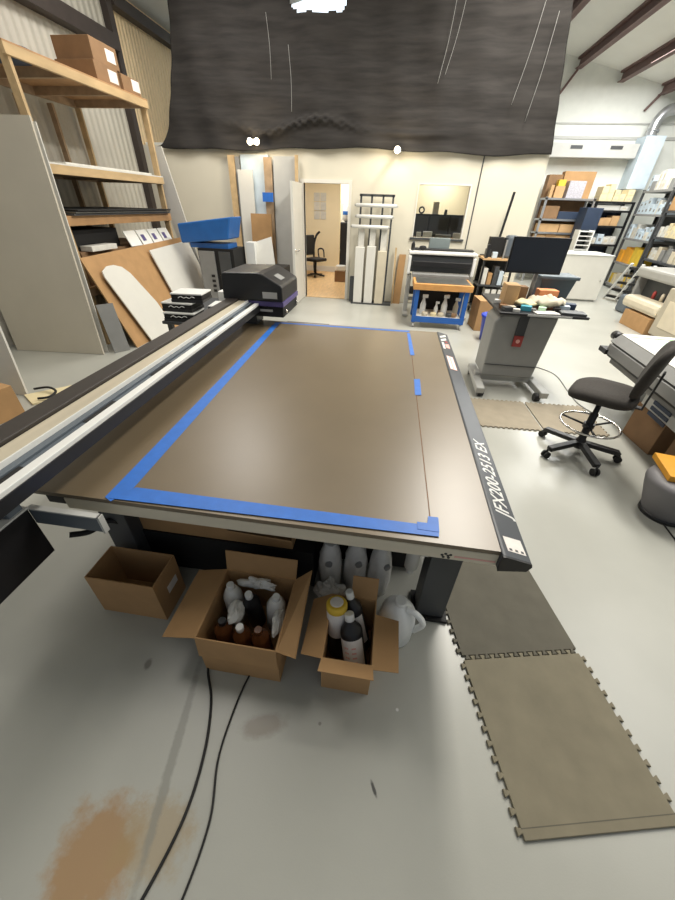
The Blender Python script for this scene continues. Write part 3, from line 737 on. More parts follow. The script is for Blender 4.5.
# ---------------------------------------------------------------- emergency lights on the partition
def elight(lb, x, z, both):
    o = thing('emergency_light', lb, 'light', (x,8.3,z))
    BX(x-.06,x+.06,8.28,8.34,z-.03,z+.03).build('housing','white_plastic',o,.01)
    MB().cyl((x,8.34,z),(x,8.5,z),.02).build('bracket','white_plastic',o)
    for dx_ in ((-.065,.065) if both else (0,)):
        l = MB().lathe([(.03,0),(.055,-.05),(.055,-.055)],(x+dx_,8.25,z),14,None,'y').build('lamp_head','white_plastic',o)
        MB().ball((x+dx_,8.195,z),.045,.02,.045,12,8).build('bulb','lamp_glow',l)
    ld = bpy.data.lights.new('emergency_lamp','POINT'); ld.energy = 9; ld.color = (1,.82,.55); ld.shadow_soft_size = .06
    lo = bpy.data.objects.new('emergency_lamp', ld); COL.objects.link(lo); lo.location = (x,8.08,z-.02)
elight('twin headed lamp glowing above the tall standing panels', -2.80, 2.68, True)
elight('single lamp glowing above the roll rack', -.15, 2.60, False)

# ---------------------------------------------------------------- roll rack, leaning strips, wide printer, blue bench
rk = thing('roll_rack','black frame rack with white roll cartons beside the door','rack',(-.4,8.25,0))
for x in (-.76,-.55,-.33,-.14):
    BX(x-.018,x+.018,8.33,8.37,0,1.95).build('upright','dark_grey',rk)
BX(-.79,-.11,8.33,8.37,1.92,1.96).build('top_bar','dark_grey',rk)
BX(-.84,.02,8.1,8.37,0,.03).build('base','dark_grey',rk)
BX(-.90,-.80,8.2,8.3,.03,.52).build('side_bracket','dark_grey',rk)
for k,(x0,x1,z) in enumerate(((-.84,-.06,1.78),(-.82,-.12,1.60),(-.90,-.18,1.43))):
    o = thing('film_roll', ['top','middle','lowest'][k]+' white film roll lying across the roll rack', 'roll', ((x0+x1)/2,8.22,z))
    MB().cyl((x0,8.22,z),(x1,8.22,z),.032).build('roll','white_plastic',o)
    MB().cyl((x0-.03,8.22,z),(x1+.03,8.22,z),.018).build('core','light_grey',o)
    if k < 3: MB().cyl((x0+.2,8.25,z-.005),(x0+.2,8.335,z-.005),.012).cyl((x1-.2,8.25,z-.005),(x1-.2,8.335,z-.005),.012).build('peg','dark_grey',rk)
for k in range(3):
    x = -.71+k*.23
    box('roll_carton', ['left','middle','right'][k]+' upright white carton standing in the roll rack', x-.09,x+.09,8.12,8.28,.03,(1.08,1.10,1.02)[k],('white_board','white_board','bone')[k],'carton',group=None)
    box('inner_roll', 'pale roll tube standing behind the '+['left','middle','right'][k]+' upright carton', x-.06,x+.06,8.285,8.325,.03,1.42,'pale_box','roll')
stand('brown cardboard strip leaning beside the wide printer',.06,.22,.10,.24,.96,8.44,'cardboard','cardboard_strip','cardboard',.03)
stand('narrow pale wood strip leaning on the roll rack',.03,.06,.0,.035,1.08,8.40,'lumber','plank','plank',.02)
# wide format printer
wp = thing('wide_printer','wide format printer with pale top cover behind the blue bench','printer',(.85,7.55,0))
BX(.26,1.48,7.40,7.82,1.07,1.12).build('top_cover','white_plastic',wp,.015)
BX(.32,1.42,7.45,7.82,.78,1.055).build('body','dark_grey',wp,.01)
BX(.34,1.40,7.36,7.45,.88,.97).build('media_slot','black_plastic',wp,.01)
BX(.36,1.38,7.22,7.45,.72,.78).build('front_tray','mid_grey',wp,.01)
BX(.26,.32,7.40,7.82,.74,1.05).build('left_end','white_plastic',wp,.02); BX(1.42,1.48,7.40,7.82,.74,1.05).build('right_end','white_plastic',wp,.02)
BX(.30,1.44,7.6,7.8,1.131,1.155).build('media_holder','black_plastic',wp,.01)
BX(.62,1.0,7.76,7.82,1.13,1.32).build('display','screen_grey',wp,.008)
for x in (.28,1.40):
    l = BX(x,x+.08,7.5,7.7,.06,.72).build('leg','light_grey',wp,.006)
    BX(x-.01,x+.09,7.25,7.95,.02,.06).build('foot','light_grey',l,.006)
BX(.36,1.40,7.57,7.62,.25,.31).build('cross_bar','light_grey',wp)
MB().cyl((.36,7.5,.45),(1.40,7.5,.45),.07).build('takeup_roll','black_matte',wp)
tag(MB().lathe([(.035,0),(.035,.09),(.02,.12),(.02,.14)],(.32,7.5,1.131),12).build('small_bottle','black_plastic'),'small black bottle on left end of the wide printer','bottle')
tag(MB().ball((.50,7.52,1.17),.07,.03,.038).build('tape_roll','black_matte',loc=(.50,7.52,1.131)),'small black roll on the wide printer top','roll')
# bench
bn = thing('blue_workbench','blue steel workbench on castors with an orange wood top','bench',(.9,6.85,0))
BX(.38,1.36,6.52,7.18,.63,.73).build('top','bench_top',bn,.008)
BX(.42,1.32,6.58,7.17,.7305,.736).build('steel_plate','steel_sheet',bn)
for x in (.42,1.25):
    for y in (6.56,7.07):
        l = BX(x,x+.07,y,y+.07,.09,.63).build('leg','blue_paint',bn,.004)
        MB().cyl((x+.02,y+.035,.045),(x+.05,y+.035,.045),.045).build('castor','light_grey',l)
BX(.49,1.25,6.56,7.14,.16,.20).build('lower_shelf','white_board',bn)
BX(.42,1.32,6.55,6.562,.10,.20).build('shelf_apron','blue_paint',bn)
BX(.49,1.25,7.12,7.14,.2,.60).build('back_panel','black_matte',bn)
def spray(lb, x, y, z, s=1., m='white_plastic'):
    o = thing('spray_bottle', lb, 'bottle', (x,y,z), rnd.uniform(-.6,.6), 'bottles on the blue bench shelf', True)
    MB().lathe([(.036*s,0),(.038*s,.01),(.038*s,.12*s),(.02*s,.17*s),(.014*s,.2*s)],(0,0,0),14).build('body',m,o)
    MB().box(-.02*s,.05*s,-.014*s,.014*s,.20*s,.24*s).build('trigger_head','white_plastic',o,.004)
    return o
spray('white spray bottle at left end of the bench shelf',.60,6.75,.2,1.35); spray('short white squeeze bottle in the middle of the bench shelf',.83,6.72,.2,.95)
spray('tall white spray bottle right of the bench shelf middle',.97,6.74,.2,1.4); spray('pale spray bottle at right end of the bench shelf',1.18,6.8,.2,1.2,'bone')
for k,(x,m) in enumerate(((.64,'bone'),(.79,'cream_box'),(.92,'bone'),(1.06,'dark_grey'),(1.14,'cardboard_dark'))):
    tag(MB().lathe([(.05,0),(.055,.01),(.055,.045),(.045,.06)],(x,6.64,.2),14).build('round_tub',m), ['leftmost','second','middle','fourth dark','rightmost brown'][k]+' small round tub along the bench shelf front','tub')

# ---------------------------------------------------------------- dark cart, brown box, blue bin right of the bench
dc = thing('tool_rack','tall dark tool rack beside the wall with a long pole','rack',(1.95,8.0,0))
for x in (1.68,2.2):
    for y in (7.75,8.2): BX(x,x+.035,y,y+.035,0,1.05).build('upright','black_plastic',dc)
for z_ in (.12,.55,1.0): BX(1.66,2.26,7.74,8.25,z_,z_+.03).build('shelf','dark_grey' if z_ < .9 else 'cardboard_light',dc)
BX(1.68,2.24,8.21,8.235,.1,1.05).build('back_panel','black_matte',dc)
sheet('black_pole','tall thin black pole standing on the tool rack',[(1.90,8.12,1.03),(1.94,8.12,1.03),(2.03,8.14,2.05),(1.99,8.14,2.05)],.03,'black_plastic','pole')
box('black_device','black device at the foot of the pole',1.76,2.02,7.95,8.15,1.03,1.36,'black_matte','device')
box('blue_grey_bag','blue grey bag on the tool rack right of the pole',2.04,2.24,7.85,8.1,1.03,1.40,'grey_blue','bag',bev=.04)
for k in range(3): box('white_binder',['left','middle','right'][k]+' white binder standing on the tool rack lower shelf',1.84+.12*k,1.93+.12*k,7.76,8.0,.15,.50,'white_board','binder')
for k in range(5): box('rack_carton',['first','second','third','fourth','fifth'][k]+' small carton from the left on the tool rack middle shelf',1.72+.1*k,1.80+.1*k,7.76,8.0,.58,(.86,.78,.9,.82,.74)[k],('pale_box','cardboard','dark_grey','ice_box','bone')[k])
box('floor_carton','brown carton on floor right of the blue workbench',1.52,1.84,6.62,7.1,0,.50,'cardboard',rz=R(4))
for k,(x0,y0,w_,h_,m,nm) in enumerate(((1.70,7.80,.05,.22,'black_plastic','spray_can'),(1.72,7.95,.10,.14,'dark_grey','tool_case'),(2.0,7.78,.03,.30,'mid_grey','tube'),(2.10,8.12,.10,.26,'black_matte','cable_box'),(1.82,7.80,.09,.10,'ice_box','small_box'))):
    box(nm,['black spray can at front left on the tool rack top','dark tool case at left on the tool rack top','thin grey tube standing on the tool rack top','black cable box at back right on the tool rack top','pale box in front of the black device on rack'][k],x0,x0+w_,y0,y0+w_,1.031,1.03+h_,m,'tool')
bb = thing('blue_tub','blue plastic tub on floor left of the computer cart','tub',(1.70,6.12,0))
MB().lathe([(.15,0),(.19,.36),(.21,.37),(.21,.40),(.185,.40),(.15,.03)],(1.70,6.12,0),20).build('tub','bin_blue',bb)
box('tub_rag','dark rag in the blue tub',1.62,1.79,6.03,6.21,.03,.38,'black_matte','rag',bev=.05)

# ---------------------------------------------------------------- computer cart
cc = thing('computer_cart','grey rolling computer cart with tray and swing arm','cart',(1.5,4.1,0))
bp_ = [(1.17,.20),(1.80,.20),(1.84,.86),(1.22,.86),(1.16,.78)]
exy([(1.17,.16),(1.74,.16),(1.80,.86),(1.24,.86),(1.16,.78)],4.12,4.55).build('body','cart_grey',cc,.02)
BX(1.17,1.74,4.11,4.12,.30,.306).build('panel_seam','dark_grey',cc)
BX(1.40,1.50,4.105,4.12,.58,.86).build('dark_slot','dark_grey',cc,.003)
BX(1.40,1.50,4.095,4.105,.53,.65).build('red_badge','red',cc,.003)
MB().cyl((1.45,4.093,.59),(1.45,4.095,.59),.022).build('badge_mark','pink',cc)
for x in (1.10,1.72):
    f = MB().bar((x+.05,4.58,.10),(x+.05+(.06 if x>1.5 else -.02),3.84,.085),.09,.07).build('base_leg','light_grey',cc,.01)
    for y in (3.89,4.53):
        MB().cyl((x+.02,y,.045),(x+.08,y,.045),.045).build('castor','black_plastic',f)
BX(1.12,1.80,4.2,4.32,.075,.16).build('base_cross','light_grey',cc,.01)
tr = BX(1.14,2.02,3.97,4.96,.885,.912).build('tray','black_plastic',cc,.008)
BX(1.42,1.85,3.962,3.97,.890,.907).build('tray_edge','light_grey',tr)
MB().cyl((1.55,4.48,.90),(1.55,4.48,1.30),.022).build('monitor_post','mid_grey',cc)
mo = thing('monitor','black flat computer monitor above the cart tray','monitor',(1.5,4.42,1.2))
BX(1.20,1.76,4.40,4.43,1.225,1.56).build('bezel','black_plastic',mo,.006)
BX(1.215,1.745,4.396,4.401,1.245,1.545).build('screen','screen',mo)
BX(1.45,1.62,4.43,4.465,1.30,1.45).build('mount','dark_grey',mo)
# things on the tray
box('keyboard','dark keyboard at the right end of the tray',1.76,2.0,4.0,4.15,.912,.935,'dark_grey','keyboard',rz=R(-6))
box('white_paper','white papers near the front of the cart tray',1.50,1.74,3.99,4.12,.912,.920,'white_board','paper',rz=R(8))
rag = MB().ball((1.66,4.26,.985),.20,.11,.05,26,16)
for v in rag.v: v.z += .018*math.sin(v.x*38)*math.cos(v.y*44)+.012*math.sin(v.x*70+v.y*30); v.z = max(v.z,.935)
tag(rag.build('beige_cloth','bone'),'crumpled beige cloth heaped on the cart tray','cloth')
rag = MB().ball((1.46,4.24,.965),.12,.10,.035,22,12)
for v in rag.v: v.z += .012*math.sin(v.x*50)*math.cos(v.y*44)
tag(rag.build('cream_cloth','cream_box'),'smaller cream cloth left of the beige cloth on tray','cloth')
box('small_carton','small tan carton on left of the cart tray',1.24,1.38,4.30,4.50,.912,1.12,'cardboard_light')
box('small_carton','open brown carton beside the monitor post',1.38,1.50,4.42,4.55,.912,1.09,'cardboard_dark')
box('small_carton','low orange tan carton behind the cloth on the cart tray',1.62,1.82,4.40,4.54,.912,1.07,'skin_orange')
TI = ['dark gadget at the near left of the tray','pale small box near tray left front','teal packet at tray front beside the cloth','brown packet at tray left edge','pale blue packet right of the cloth','black charger behind the cloth','navy packet near the keyboard',
 'cream pouch at the tray left front','black tape gun on the tray front left','grey hand tool near tray front middle','small amber jar left on tray','mint packet in front of the beige cloth','black strap near tray right side','white roll at the tray rear left']
TN = ['gadget','small_box','packet','packet','packet','charger','packet','pouch','tape_gun','hand_tool','jar','packet','strap','paper_roll']
for k,(x,y,z0,w,m) in enumerate(((1.18,4.02,.912,.06,'dark_grey'),(1.28,4.0,.912,.045,'pale_box'),(1.38,4.08,.912,.07,'teal'),(1.18,4.14,.912,.05,'cardboard_dark'),(1.80,4.20,.912,.07,'ice_box'),(1.53,4.47,.912,.05,'black_plastic'),(1.88,4.28,.912,.08,'dark_blue'),
   (1.25,4.10,.912,.05,'bone'),(1.34,4.17,.912,.05,'black_matte'),(1.47,4.08,.912,.04,'mid_grey'),(1.20,4.24,.912,.04,'amber'),(1.56,4.10,.920,.05,'green_sheet'),(1.72,4.13,.912,.05,'black_matte'),(1.18,4.40,.912,.05,'white_plastic'))):
    box(TN[k],TI[k],x,x+w*1.5,y,y+w*1.2,z0,z0+w*.7,m,'packet',rz=R(rnd.uniform(-25,25)))
mat('slate', (84, 96, 104), .5, var=.05)
gb2 = thing('grey_tote','slate grey plastic tote behind the monitor on the cart','tote',(1.9,4.78,.912))
def frustum(x0,x1,y0,y1,z0,z1,d):
    return MB().add([(x0+d,y0+d,z0),(x1-d,y0+d,z0),(x1-d,y1-d,z0),(x0+d,y1-d,z0),(x0,y0,z1),(x1,y0,z1),(x1,y1,z1),(x0,y1,z1)],[(0,3,2,1),(4,5,6,7),(0,1,5,4),(1,2,6,5),(2,3,7,6),(3,0,4,7)])
frustum(1.68,2.06,4.63,4.93,.912,1.17,.04).build('tub','slate',gb2,.01)
BX(1.66,2.08,4.61,4.95,1.15,1.185).build('lid','slate',gb2,.008)
wc = thing('white_cabinet','plain white cabinet standing behind the computer cart','cabinet',(4.45,10.4,0))
BX(3.92,4.99,9.9,10.8,.04,.98).build('body','white_board',wc,.01)
BX(3.90,5.0,9.88,10.82,.98,1.0).build('top','white_plastic',wc,.004)
BX(3.95,4.96,9.95,10.75,0,.04).build('plinth','light_grey',wc)
MB().cyl((4.9,9.89,.45),(4.9,9.89,.52),.012).build('handle','light_grey',wc)

# ---------------------------------------------------------------- drafting chair
ch = thing('drafting_chair','black drafting chair with chrome foot ring','chair',(1.80,2.85,0),R(236),None,True)
for k in range(5):
    a = R(72*k+38); c, s = math.cos(a), math.sin(a)
    l = MB().bar((.03*c,.03*s,.115),(.31*c,.31*s,.085),.055,.04).build('base_leg','black_plastic',ch,.006)
    cs = MB()
    px_, py_ = -s, c
    for sg in (-1,1):
        cs.cyl((.32*c+px_*.008*sg,.32*s+py_*.008*sg,.03),(.32*c+px_*.026*sg,.32*s+py_*.026*sg,.03),.03,14)
    cs.cyl((.32*c,.32*s,.03),(.32*c,.32*s,.085),.009)
    cs.build('castor','rubber',l)
MB().lathe([(.05,.07),(.055,.10),(.04,.14),(.03,.16),(.03,.40),(.02,.41),(.02,.56)],(0,0,0),18).build('column','black_plastic',ch)
ring = [(.225*math.cos(2*PI*k/24),.225*math.sin(2*PI*k/24),.30) for k in range(24)]
rg = MB().tube(ring,.0095,8,1,True).build('foot_ring','chrome',ch)
for k in range(3):
    a = 2*PI*k/3+.4
    MB().cyl((.028*math.cos(a),.028*math.sin(a),.285),(.22*math.cos(a),.22*math.sin(a),.298),.009,8).build('ring_spoke','black_plastic',rg)
MB().lathe([(.045,.27),(.045,.31)],(0,0,0),14).build('ring_hub','black_plastic',ch)
seat = MB()
n_ = 28; vs=[]; 
def sup(a, rx, ry, e=.55):
    c,s = math.cos(a), math.sin(a); return (rx*math.copysign(abs(c)**e,c), ry*math.copysign(abs(s)**e,s))
rows = [(.86,.555),(.97,.57),(1.0,.595),(.97,.62),(.85,.637),(.45,.635)]
for f_, z_ in rows:
    for k in range(n_):
        x,y = sup(2*PI*k/n_,.235*f_,.235*f_); vs.append((x,y-.01,z_-(.022*max(0,-(y+.08)/.15) if y < -.08 else 0)))
fs=[(i*n_+k,i*n_+(k+1)%n_,(i+1)*n_+(k+1)%n_,(i+1)*n_+k) for i in range(len(rows)-1) for k in range(n_)]
fs += [list(range(n_))[::-1],[(len(rows)-1)*n_+k for k in range(n_)]]
seat.add(vs,fs,True).build('seat','fabric_black',ch)
BX(-.09,.09,-.10,.12,.535,.56).build('seat_plate','black_plastic',ch,.006)
MB().cyl((.09,0,.55),(.22,.02,.545),.006,8).build('lever','black_plastic',ch)
br = MB().bar((0,.10,.545),(0,.265,.55),.06,.012).bar((0,.262,.545),(0,.27,.85),.06,.014,(0,1,0))
br.build('back_bracket','black_plastic',ch,.003)
bk = MB(); vs=[]; rows=[(-.012,.82),(.0,.96),(.022,1.0),(.042,.95),(.05,.80)]
for d_, f_ in rows:
    for k in range(n_):
        x,zz = sup(2*PI*k/n_,.23*f_,.215*f_,.6)
        vs.append((x,.20+d_+(zz*.16)-.045*(x/.23)**2,.845+zz))
fs=[(i*n_+k,i*n_+(k+1)%n_,(i+1)*n_+(k+1)%n_,(i+1)*n_+k) for i in range(len(rows)-1) for k in range(n_)]
fs += [list(range(n_))[::-1],[(len(rows)-1)*n_+k for k in range(n_)]]
bk.add(vs,fs,True).build('backrest','fabric_black',ch)

# ---------------------------------------------------------------- cutter table at right with box below
ct = thing('cutting_plotter','long grey cutting plotter with green and white sheet on top','plotter',(2.40,4.05,0),R(-93),None,True)
# local x runs along the front towards the camera, y away from the front
BX(0,1.7,.03,.75,.45,.70).build('body','mid_grey',ct,.012)
MB().slab([(0,-.05,.68),(1.7,-.05,.68),(1.7,.01,.755),(0,.01,.755)],.04).build('front_bevel','mid_grey',ct)
BX(0,1.7,.01,.75,.70,.755).build('bed','dark_grey',ct,.003)
BX(.02,1.7,-.055,.03,.56,.66).build('front_lip','mid_grey',ct,.006)
BX(.02,1.7,-.03,.03,.53,.56).build('lower_band','black_plastic',ct,.003)
MB().cyl((-.10,.02,.72),(.02,.02,.72),.045).build('roller','black_plastic',ct)
MB().box(-.10,.06,-.08,.02,.55,.60).build('bracket','black_plastic',ct,.006)
for x in (.05,1.5): BX(x,x+.1,.36,.5,.0,.45).build('leg','light_grey',ct,.006)
for k in range(3): BX(.95,1.2,.022,.03,.33+.05*k,.36+.05*k).build('vent','dark_blue',ct)
BX(.80,1.7,.03,.05,.36,.45).build('side_panel','light_grey',ct,.004)
gs = thing('printed_sheet','white sheet with green bands lying on the cutting plotter','sheet',(2.40,4.05,.7565),R(-93),None,True)
BX(.0,1.6,.015,.72,0,.004).build('paper','white_board',gs)
for k,(x0,x1,y0,y1,m) in enumerate(((.10,.13,.03,.70,'mint'),(.20,.40,.05,.45,'green_sheet'),(.02,.28,.5,.70,'mint'),(.62,1.4,.30,.66,'green_sheet'))):
    BX(x0,x1,y0,y1,.0042,.005).build('green_print',m,gs)
o = box('floor_carton','brown carton on the floor under the cutting plotter',2.44,2.72,2.95,3.34,0,.34,'cardboard_dark',rz=R(4))
box('floor_carton','second brown carton under the plotter behind the orange box',2.46,2.80,2.52,2.80,0,.28,'cardboard_dark')
gbn = thing('grey_stool','rounded grey plastic step stool at the right edge','stool',(2.12,2.14,0))
MB().lathe([(.12,.0),(.13,.02),(.19,.20),(.21,.27),(.20,.30),(.15,.315)],(2.12,2.14,0),24).build('body','stool_grey',gbn)
MB().lathe([(.125,.0),(.14,.0),(.14,.03),(.125,.03)],(2.12,2.14,0),24).build('base_ring','black_plastic',gbn)
ob = box('orange_box','small orange carton lying on the grey step stool',2.0,2.34,2.06,2.36,.316,.36,'orange_box',rz=R(-12))
BX(-.05,.14,-.151,-.1505,.01,.03).build('box_print','black_plastic',ob)

# ---------------------------------------------------------------- beige wide plotter at far right
mat('hood_grey', (158, 157, 152), .5, var=.03)
bpm = thing('beige_plotter','large beige plotter with an open dark front by the racks','plotter',(4.9,7.2,0))
BX(4.72,5.35,5.6,8.35,.80,.97).build('hood','hood_grey',bpm,.04)
BX(4.95,5.35,5.6,8.35,.35,.80).build('rear_body','dark_grey',bpm)
BX(4.80,5.35,8.28,8.36,.30,.93).build('end_panel','mid_grey',bpm,.02)
BX(4.62,5.35,5.6,7.05,.05,.80).build('near_body','beige_machine',bpm,.02)
BX(4.612,4.62,5.7,6.9,.20,.62).build('body_panel','bone',bpm,.004)
MB().slab([(4.90,7.05,.36),(5.0,7.05,.40),(5.0,8.25,.40),(4.90,8.25,.36)],.02).build('catch_tray','cardboard_dark',bpm)
BX(4.60,4.92,7.06,8.20,.29,.50).build('catch_basket','bone',bpm,.07)
box('floor_carton','brown carton on floor below the beige plotter tray',4.60,4.90,7.12,7.95,0,.27,'cardboard')
for k,(y,m) in enumerate(((7.3,'pink'),(7.5,'bone'),(7.75,'red'))):
    tag(MB().lathe([(.03,0),(.03,.10),(.015,.13)],(4.86,y,.502),10).build('ink_bottle',m),['pink','cream','red'][k]+' small bottle in the dark plotter opening','bottle')
sp = thing('step_ladder','white rolling step ladder with dark treads before the racks','ladder',(5.4,10.1,0))
for k in range(3):
    f_ = k/2; x_ = 5.42+.30*f_
    MB().bar((x_,10.45-.55*f_,.02),(x_+.02,9.92-.35*f_,.86),.06,.03).build('rail','white_plastic',sp)
for k in range(5):
    t_ = (k+.4)/5
    a_ = Vector((5.42,10.45,.02)).lerp(Vector((5.44,9.92,.86)),t_); b_ = Vector((5.72,9.90,.02)).lerp(Vector((5.74,9.57,.86)),t_)
    MB().bar(a_+Vector((.04,0,0)),b_+Vector((.04,0,0)),.10,.05).build('tread','black_plastic',sp)
MB().bar((5.80,10.5,.0),(5.46,9.95,.80),.03,.03).bar((6.0,10.0,.0),(5.78,9.6,.80),.03,.03).build('rear_leg','white_plastic',sp)
box('teal_tub','pale teal tub on floor before the beige plotter',5.05,5.45,8.75,9.15,0,.34,'grey_blue','tub',bev=.05)

# ---------------------------------------------------------------- storage racks
def rack(name, lb, loc, rz, L, D, H, levels, postm, shelfm, back=None):
    o = thing(name, lb, 'rack', loc, rz, None, True)
    for x in (0,L-.05):
        for y in (0,D-.05): BX(x,x+.05,y,y+.05,0,H).build('post',postm,o)
    for z_ in levels: BX(0,L,0,D,z_-.045,z_).build('shelf',shelfm,o)
    if back: BX(0,L,D-.02,D-.005,.05,H-.05).build('back_panel',back,o)
    return o
WORDS = ['first','second','third','fourth','fifth','sixth','seventh','eighth','ninth','tenth']
def load(lb_rack, loc, rz, L, z_, specs, word, D=.5):
    x = .06; X = ROT(loc[0],loc[1],rz)
    for k,(w,hh,m,noun) in enumerate(specs):
        if x+w > L-.055: break
        y0 = .03+rnd.uniform(0,.05)
        p = X @ Vector((x+w/2, y0+.17, z_))
        tiers = 2 if (hh > .26 and noun == 'carton' and w < .3) else 1
        for t_ in range(tiers):
            h1 = hh/tiers
            o = BX(-w/2+.004*t_,w/2-.004*t_,-.17,.17,0,h1-.002).build(noun.replace(' ','_'), m, None, .006, 1, loc=(0,0,0))
            o.location = p+Vector((0,0,h1*t_)); o.rotation_euler = (0,0,rz+rnd.uniform(-.03,.03))
            st_ = '' if tiers == 1 else (' lower' if t_ == 0 else ' upper')
            tag(o, '%s%s %s, %s from left on %s of %s' % (MN[m], st_, noun, WORDS[k], word, lb_rack), 'bag' if 'bag' in noun else 'box', '%ss on the %s' % (noun, lb_rack))
            if m in ('ice_box','pale_box','cream_box') and w > .13: BX(-w*.22,w*.22,-.172,-.1701,h1*.3,h1*.62).build('label', 'mid_grey' if m == 'ice_box' else 'bone', o)
        x += w+.008
MN = dict(ice_box='pale blue', pale_box='off white', cardboard='brown', cardboard_light='tan', cream_box='cream', yellow='yellow', orange_box='amber', bone='bone', speckle='speckled', dark_blue='navy', cardboard_dark='dark brown', white_board='white', teal='teal', mid_grey='grey')
def specs(ms, n, w0, w1, h0, h1, noun='carton'):
    return [(rnd.uniform(w0,w1), rnd.uniform(h0,h1), rnd.choice(ms), noun) for _ in range(n)]
RZ = R(-96.4)
lv = [.12,.67,1.25,1.80,2.35]
A = (5.36,12.7)
rack('storage_rack','black storage rack facing the aisle right of the dark blue cabinet', (*A,0), R(1), 1.0, .55, 2.06, [.5,1.05,1.5,1.86,2.06], 'black_plastic','black_plastic','dark_blue')
load('black rack',A,R(1),1.0,.5,specs(['ice_box','pale_box'],5,.14,.2,.18,.34),'lowest shelf')
load('black rack',A,R(1),1.0,1.05,specs(['ice_box','pale_box'],5,.14,.2,.14,.30),'second shelf')
load('black rack',A,R(1),1.0,1.5,specs(['ice_box','cardboard_light','ice_box'],5,.14,.2,.16,.28),'third shelf')
load('black rack',A,R(1),1.0,1.86,[(.62,.12,'white_board','carton'),(.2,.11,'pale_box','carton')],'fourth shelf')
load('black rack',A,R(1),1.0,2.06,specs(['cream_box','yellow','pale_box','cream_box'],6,.12,.18,.16,.42),'top')
B = (6.36,12.6)
rack('storage_rack','grey storage rack with amber bags in the middle of the aisle', (*B,0), RZ, 1.6, .6, 2.32, lv[:4]+[2.30], 'dark_grey','mid_grey','dark_grey')
load('middle grey rack',B,RZ,1.6,.12,specs(['yellow','cream_box','bone'],6,.2,.28,.2,.36),'bottom shelf')
load('middle grey rack',B,RZ,1.6,.67,specs(['orange_box','yellow','orange_box'],7,.2,.27,.26,.42,'parts bag'),'second shelf')
load('middle grey rack',B,RZ,1.6,1.25,specs(['ice_box','ice_box','pale_box'],9,.13,.19,.14,.38),'third shelf')
load('middle grey rack',B,RZ,1.6,1.80,specs(['ice_box','pale_box'],9,.14,.2,.18,.40),'fourth shelf')
load('middle grey rack',B,RZ,1.6,2.30,specs(['ice_box','pale_box','mid_grey','pale_box'],8,.14,.24,.16,.42),'top')
C_ = (6.18,10.95)
rack('storage_rack','near grey storage rack at the right edge of frame', (*C_,0), RZ, 1.6, .6, 2.0, [.15,.90,1.36,1.88], 'dark_grey','dark_grey','dark_grey')
load('near grey rack',C_,RZ,1.6,.15,specs(['cardboard_dark','bone','mid_grey'],6,.2,.28,.3,.5),'bottom shelf')
load('near grey rack',C_,RZ,1.6,.90,specs(['pale_box','bone','pale_box','mid_grey','orange_box'],9,.13,.2,.18,.36),'second shelf')
load('near grey rack',C_,RZ,1.6,1.36,specs(['cream_box','pale_box','cream_box'],9,.13,.2,.2,.38),'third shelf')
load('near grey rack',C_,RZ,1.6,1.88,specs(['cardboard','cardboard_light','cardboard'],5,.24,.34,.28,.42),'top')
# chrome wire rack beyond the partition
W = (3.98,12.6)
wrk = rack('wire_rack','chrome wire rack of boxes beyond the end of the partition', (*W,0), 0, 1.3, .55, 2.12, [.5,1.09,1.30,1.62,2.10], 'aluminium','aluminium')
BX(.0,1.3,.53,.545,.3,2.1).build('back_panel','cardboard_dark',wrk)
load('chrome wire rack',W,0,1.3,1.30,[(.55,.2,'cardboard_light','carton'),(.6,.2,'cardboard_light','carton')],'third shelf')
load('chrome wire rack',W,0,1.3,1.62,[(.4,.3,'cardboard_dark','carton'),(.75,.18,'dark_blue','carton')],'fourth shelf')
load('chrome wire rack',W,0,1.3,1.09,specs(['cardboard','cardboard_light'],4,.25,.3,.14,.18),'second shelf')
load('chrome wire rack',W,0,1.3,.5,specs(['cardboard','cardboard_dark'],4,.25,.3,.3,.45),'lowest shelf')
def wb_(lb,x0,x1,z1,m,y=.05,d=.3,z0=2.1,name='top_carton'): return box(name,lb,W[0]+x0,W[0]+x1,W[1]+y,W[1]+y+d,z0,z1,m)
wb_('dark brown carton at left on top of wire rack',.0,.36,2.62,'cardboard_dark',.26,.27)
wb_('small tan tube box in front of the dark carton',.06,.14,2.38,'cardboard_light',.03,.15)
wb_('tan carton with yellow top on the wire rack',.18,.42,2.36,'cardboard_light',.02,.22)
wb_('yellow bag on the tan carton of the wire rack',.22,.40,2.50,'yellow',.03,.18,2.362,'yellow_bag')
wb_('large brown carton highest on the wire rack',.40,1.20,2.70,'cardboard',.30,.24)
wb_('speckled white carton in front of the large carton',.50,.92,2.48,'speckle',.02,.26)
bc = thing('blue_cabinet','dark blue tall cabinet between the wire rack and black rack','cabinet',(5.05,12.2,0))
BX(4.90,5.30,11.98,12.5,0,1.90).build('body','dark_blue',bc,.01)
BX(4.92,5.28,11.97,11.98,.05,1.0).build('door','dark_blue',bc); BX(5.06,5.15,11.965,11.98,1.28,1.40).build('notice','label_white',bc)
wsf = thing('white_file_rack','white open file rack beside the blue cabinet','rack',(4.95,11.4,0))
for x in (4.62,4.96): BX(x,x+.03,11.3,11.6,0,1.42).build('side','white_plastic',wsf)
for k in range(5): BX(4.65,4.96,11.3,11.6,.98+.1*k,1.0+.1*k).build('shelf','white_plastic',wsf)
BX(4.65,4.96,11.58,11.6,.6,1.42).build('back_panel','dark_grey',wsf)
